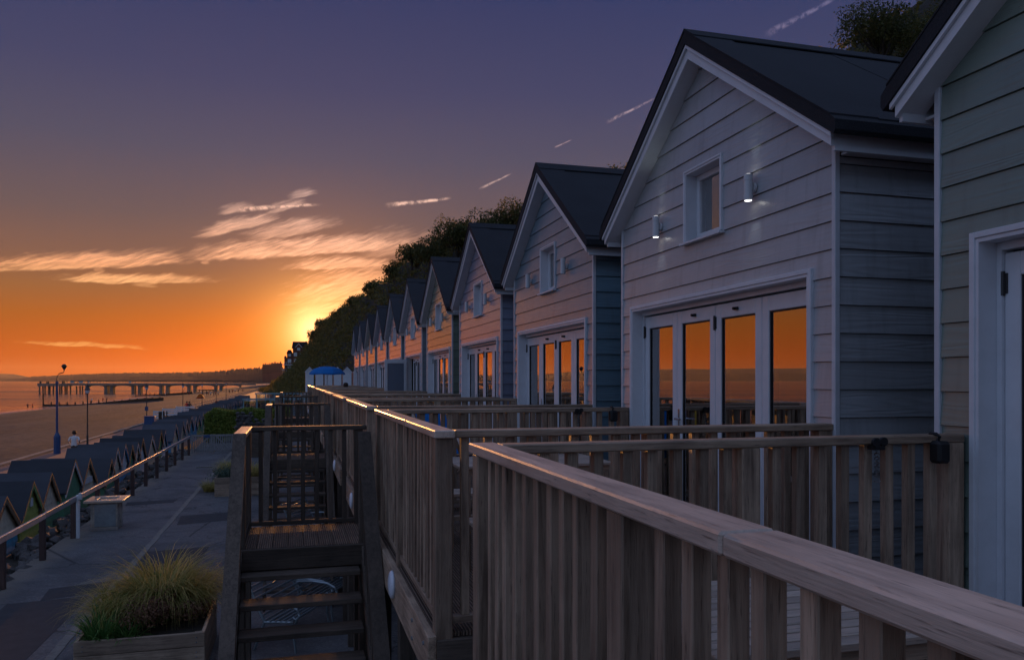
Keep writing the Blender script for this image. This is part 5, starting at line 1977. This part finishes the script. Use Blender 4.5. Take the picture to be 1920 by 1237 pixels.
# promenade railing
t = thing('promenade_railing', (-15.1, 122, PROM), 'long low metal railing of the promenade catching the orange light', 'railing')
pmesh = MB().box(-0.04, 0.04, -0.04, 0.04, 0, 0.95).mesh('post', M['zinc'])
for i in range(110): place('post', pmesh, t, (0, i * 2.6, 0))
for z in (0.92, 0.55): MB().box(-0.05, 0.05, 0, 109 * 2.6, z, z + 0.08).build('rail', M['steel'], t)

# white barriers and bollards near the slipway
for i, (px, y) in enumerate(((308, 96), (323, 104), (347, 112))):
    x = ratio(px) * y
    t = thing('beach_barrier', (x, y, PROM), ['white slatted barrier nearest the blue bin', 'middle white slatted barrier by the slipway', 'white slatted barrier where the lit railing starts'][i], 'barrier', 'white barriers by the slipway')
    for sx in (-1, 1): MB().box(sx * 1.1 - 0.05, sx * 1.1 + 0.05, -0.05, 0.05, 0, 1.2).build('post', M['white'], t)
    for z in (0.35, 0.65, 0.95): MB().box(-1.1, 1.1, -0.075, -0.051, z, z + 0.2).build('slat', M['white'], t)
bo = MB().lathe([(0.1, 0), (0.1, 1.1), (0.06, 1.18)], 8).mesh('bollard', M['bark'])
for i, px in enumerate((299, 302, 307, 313)):
    yq = 93 + i
    tag(place('bollard', bo, None, (ratio(px) * yq, yq, PROM)), 'short dark timber bollard in the cluster left of the white barriers', 'bollard', 'timber bollards by the slipway')

# groynes
def groyne(y, x0, x1, tab, label, tall):
    t = thing('groyne', (0, y, 0), label, 'groyne')
    n = 22
    mb = MB()
    for a in range(n):
        xa, xb = x0 + (x1 - x0) * a / n, x0 + (x1 - x0) * (a + 1) / n
        za, zb_ = interp(tab, xa)[0], interp(tab, xb)[0]
        mb.hexa([(xa, -0.12, -9), (xb, -0.12, -9), (xb, 0.12, -9), (xa, 0.12, -9), (xa, -0.12, za), (xb, -0.12, zb_), (xb, 0.12, zb_), (xa, 0.12, za)])
    mb.build('plank_wall', M['bark'], t)
    x = x0
    k = 0
    while x < x1:
        z = interp(tab, x)[0]
        MB().box(x - 0.17, x + 0.17, -0.3, -0.121, -9, z + (tall if k == 0 else 0.75 if x < x0 + (x1 - x0) * 0.5 else 0.25)).build('pile', M['bark'], t)
        x += 2.1
        k += 1


groyne(258, -70.5, -38, [(-70.5, -7.0), (-62, -7.15), (-58, -6.8), (-45, -5.55), (-38, -5.2)], 'timber groyne with a tall end post at the water edge', 3.0)
groyne(415, -73.5, -48, [(-73.5, -7.2), (-64, -6.9), (-52, -5.9), (-48, -5.6)], 'farther timber groyne running out below the pier', 4.2)

# pier
YP = 506.0
t = thing('pier', (0, YP, SEA), 'long concrete pier on arched piles reaching into the sea', 'pier')
def pxx(px): return ratio(px) * YP
dz = -SEA
mb = MB()
mb.box(pxx(75), pxx(132), -5, 5, dz - 3.3, dz - 1.75)
mb.box(pxx(132), pxx(480), -4, 4, dz - 2.9, dz - 1.7)
mb.build('deck', M['pierc'], t)
# arched girders
piers = [200.5, 211, 251, 263, 303, 315, 355, 366, 405, 415]
edges = [(163, 200.5), (200.5, 211), (211, 251), (251, 263), (263, 303), (303, 315), (315, 355), (355, 366), (366, 405), (405, 415), (415, 452)]
for (a, b) in edges:
    xa, xb = pxx(a), pxx(b)
    r = MB()
    n = 12
    top = dz - 2.9
    drop = 1.7 if b - a > 20 else 1.3
    for s in range(n):
        u0, u1 = s / n, (s + 1) / n
        h0, h1 = [drop * (1 - sqrt(max(0, 1 - abs(2 * u - 1) ** 2.6))) for u in (u0, u1)]
        q0, q1 = xa + (xb - xa) * u0, xa + (xb - xa) * u1
        r.hexa([(q0, -3.6, top - h0 - 0.1), (q1, -3.6, top - h1 - 0.1), (q1, 3.6, top - h1 - 0.1), (q0, 3.6, top - h0 - 0.1), (q0, -3.6, top), (q1, -3.6, top), (q1, 3.6, top), (q0, 3.6, top)])
    r.build('arch_girder', M['pierc'], t)
for px in piers:
    MB().box(pxx(px) - 0.8, pxx(px) + 0.8, -3.3, 3.3, -3, dz - 2.9).build('pier_leg', M['pierc'], t)
for px in (77.5, 88, 97, 109, 119, 129, 147, 158):
    for o in (-0.9, 0.9):
        MB().box(pxx(px) + o - 0.32, pxx(px) + o + 0.32, -0.4, 0.4, -3, dz - 3.2).build('pile', M['pierc'], t)
MB().box(pxx(130), pxx(477), 2.2, 2.8, dz - 0.42, dz - 0.02).build('screen_roof', M['iron'], t)
J = MB()
for k in range(60):
    x = pxx(131) + (pxx(476) - pxx(131)) * k / 59
    J.box(x - 0.09, x + 0.09, 2.4, 2.6, dz - 1.7, dz - 0.42)
J.build('screen_posts', M['iron'], t, kind='stuff')
for (a, b) in ((130, 137), (146, 154), (163, 166), (240, 245)):
    MB().box(pxx(a), pxx(b), 2.0, 2.19, dz - 1.5, dz - 0.43).build('screen_panel', M['teal'], t)
J = MB()
for k in range(18):
    x = pxx(76) + (pxx(131) - pxx(76)) * k / 17
    J.box(x - 0.06, x + 0.06, -4.9, -4.8, dz - 1.75, dz - 0.7)
J.box(pxx(75), pxx(131), -4.92, -4.78, dz - 0.78, dz - 0.68)
J.build('railing', M['iron'], t, kind='stuff')
for px in (80, 92, 95, 121, 124):
    MB().box(pxx(px) - 0.35, pxx(px) + 0.35, -4, -3, dz - 1.75, dz - 0.1 - 0.2 * (px % 3)).build('kiosk', M['iron'], t)

# small timber jetty on the sand near the pier root
t = thing('jetty', (0, 470, 0), 'dark low jetty beneath the landward arches of the pier', 'jetty')
MB().box(ratio(372) * 470, ratio(402) * 470, -1, 1, -5.6, -5.1).build('deck', M['bark'], t)
for k in range(5):
    x = ratio(374 + k * 6.5) * 470
    MB().box(x - 0.15, x + 0.15, -0.8, 0.8, -8, -5.61).build('pile', M['bark'], t)


# ------------------------------------------------------------------ people
def skin_mesh(name, verts, edges, radii, mats):
    me = bpy.data.meshes.new(name)
    me.from_pydata(verts, edges, [])
    o = bpy.data.objects.new(name, me)
    COL.objects.link(o)
    o.modifiers.new('skin', 'SKIN')
    sk = me.skin_vertices[0].data
    for i, r in enumerate(radii): sk[i].radius = (r, r * 0.8)
    sk[0].use_root = True
    sub = o.modifiers.new('sub', 'SUBSURF')
    sub.levels = sub.render_levels = 1
    dg = bpy.context.evaluated_depsgraph_get()
    m2 = bpy.data.meshes.new_from_object(o.evaluated_get(dg))
    bpy.data.objects.remove(o)
    m2.name = name
    m2.materials.clear()
    for m_ in mats: m2.materials.append(m_)
    return m2


def body(pose):
    P = pose
    names = ['hip', 'chest', 'neck', 'head', 'top', 'shl', 'ell', 'hal', 'shr', 'elr', 'har', 'hpl', 'knl', 'anl', 'tol', 'hpr', 'knr', 'anr', 'tor']
    E = [('hip', 'chest'), ('chest', 'neck'), ('neck', 'head'), ('head', 'top'), ('chest', 'shl'), ('shl', 'ell'), ('ell', 'hal'), ('chest', 'shr'), ('shr', 'elr'), ('elr', 'har'),
         ('hip', 'hpl'), ('hpl', 'knl'), ('knl', 'anl'), ('anl', 'tol'), ('hip', 'hpr'), ('hpr', 'knr'), ('knr', 'anr'), ('anr', 'tor')]
    R = dict(hip=.15, chest=.165, neck=.06, head=.095, top=.08, shl=.07, ell=.05, hal=.035, shr=.07, elr=.05, har=.035, hpl=.10, knl=.065, anl=.045, tol=.04, hpr=.10, knr=.065, anr=.045, tor=.04)
    ix = {n: i for i, n in enumerate(names)}
    return [P[n] for n in names], [(ix[a], ix[b]) for a, b in E], [R[n] for n in names]


WALK = dict(hip=(0, 0, .95), chest=(0, .03, 1.3), neck=(0, .05, 1.5), head=(0, .07, 1.62), top=(0, .06, 1.72), shl=(-.19, .03, 1.42), ell=(-.27, -.08, 1.18), hal=(-.24, .12, 1.08),
            shr=(.19, .03, 1.42), elr=(.27, -.10, 1.18), har=(.24, .10, 1.10), hpl=(-.1, 0, .88), knl=(-.1, .18, .52), anl=(-.1, .08, .1), tol=(-.1, .22, .05), hpr=(.1, 0, .88), knr=(.1, 0, .5), anr=(.1, -.22, .16), tor=(.1, -.14, .05))
SIT = dict(hip=(0, 0, .5), chest=(0, .05, .86), neck=(0, .05, 1.05), head=(0, .02, 1.17), top=(0, .02, 1.27), shl=(-.19, .05, .98), ell=(-.28, -.12, .8), hal=(-.2, -.3, .9),
           shr=(.19, .05, .98), elr=(.27, -.1, .78), har=(.2, -.3, .62), hpl=(-.1, -.02, .48), knl=(-.12, -.45, .5), anl=(-.12, -.48, .1), tol=(-.12, -.6, .05), hpr=(.1, -.02, .48), knr=(.12, -.45, .5), anr=(.12, -.46, .1), tor=(.12, -.58, .05))


def dress(me, lo, hi, sleeve, mats):
    # assign clothing by height on the single continuous body mesh
    for p in me.polygons:
        c = p.center
        z = c[2]
        i = 0
        if z > hi + 0.02: i = 0
        elif z > lo: i = 1 if abs(c[0]) < sleeve or z > hi - 0.25 else 0
        elif z > lo - 0.42: i = 2
        p.material_index = i
        p.use_smooth = True
    return me


v_, e_, r_ = body(WALK)
walk_mesh = dress(skin_mesh('person', v_, e_, r_, [M['skin'], M['shirt'], M['shorts']]), 0.95, 1.50, 0.24, None)
walk_red = dress(skin_mesh('person', v_, e_, r_, [M['skin'], M['red'], M['darkcloth']]), 0.95, 1.50, 0.35, None)
walk_dark = dress(skin_mesh('person', v_, e_, r_, [M['skin'], M['darkcloth'], M['darkcloth']]), 0.95, 1.50, 0.35, None)
v_, e_, r_ = body(SIT)
sit_mesh = dress(skin_mesh('person', v_, e_, r_, [M['skin'], M['red'], M['darkcloth']]), 0.52, 1.05, 0.2, None)
hair_mesh = MB().lathe([(0.02, 1.765), (0.075, 1.75), (0.105, 1.69), (0.108, 1.63), (0.09, 1.58)], 10, (0, 0.045, 0)).mesh('hair', M['hair'], True)


def person(mesh, loc, rz, label, group=None, hair=True, s=1.0, dzh=0.0, dyh=0.0):
    o = place('person', mesh, None, loc, (0, 0, rz))
    tag(o, label, 'person', group)
    o.scale = (s, s, s)
    if hair: place('hair', hair_mesh, o, (0, dyh, dzh))
    return o


yj = 48.3
person(walk_mesh, (ratio(139) * yj, yj, PROM), 0, 'jogger in white t-shirt and grey shorts running away along the promenade', s=1.04)
yr_ = 116.0
person(walk_red, (ratio(350.5) * yr_, yr_, PROM), radians(8), 'walker in red top by the start of the lit railing')
person(walk_dark, (ratio(355) * (yr_ - 1), yr_ - 1, PROM), radians(-6), 'walker in dark clothes right of the one in red')
person(sit_mesh, (2.1, 33.2, DECK), radians(150), 'person in red seated on a deck far along the row', dzh=-0.47, dyh=-0.03)
ch = thing('deck_stool', (2.1, 33.2, DECK), 'low dark stool under the person seated on a far deck', 'stool')
MB().box(-.22, .22, -.2, .2, .34, .385).build('seat', M['wood_x'], ch)
for sx in (-1, 1):
    for sy in (-1, 1): MB().box(sx * .17 - .02, sx * .17 + .02, sy * .15 - .02, sy * .15 + .02, 0, .339).build('leg', M['wood_z'], ch)
random.seed(17)
for i, (px, y) in enumerate(((388, 300), (391, 305), (395, 290), (401, 282), (404, 300), (409, 296), (430, 320), (436, 340), (441, 350), (447, 330), (455, 360), (378, 310), (380, 270), (355, 330), (310, 350), (200, 262), (193, 264), (172, 266), (52, 228), (61, 232))):
    x = ratio(px) * y
    person((walk_dark, walk_red, walk_mesh)[i % 3], (x, y, beach_z(x, y) if x < -15.2 else PROM), random.uniform(0, 6), 'tiny distant figure standing on the evening beach', 'people far off on the beach', hair=False)
t = thing('beach_tent', (ratio(376) * 262, 262, beach_z(ratio(376) * 262, 262)), 'little orange beach tent on the sand near the distant people', 'tent')
MB().prism([(-1.2, 0), (1.2, 0), (0.5, 1.2), (0, 1.45), (-0.5, 1.2)], -0.9, 0.9, 1).build('canopy', M['orange'], t)
MB().box(-0.9, 0.9, -1.0, -0.901, 0, 0.25).build('front_flap', M['red'], t)
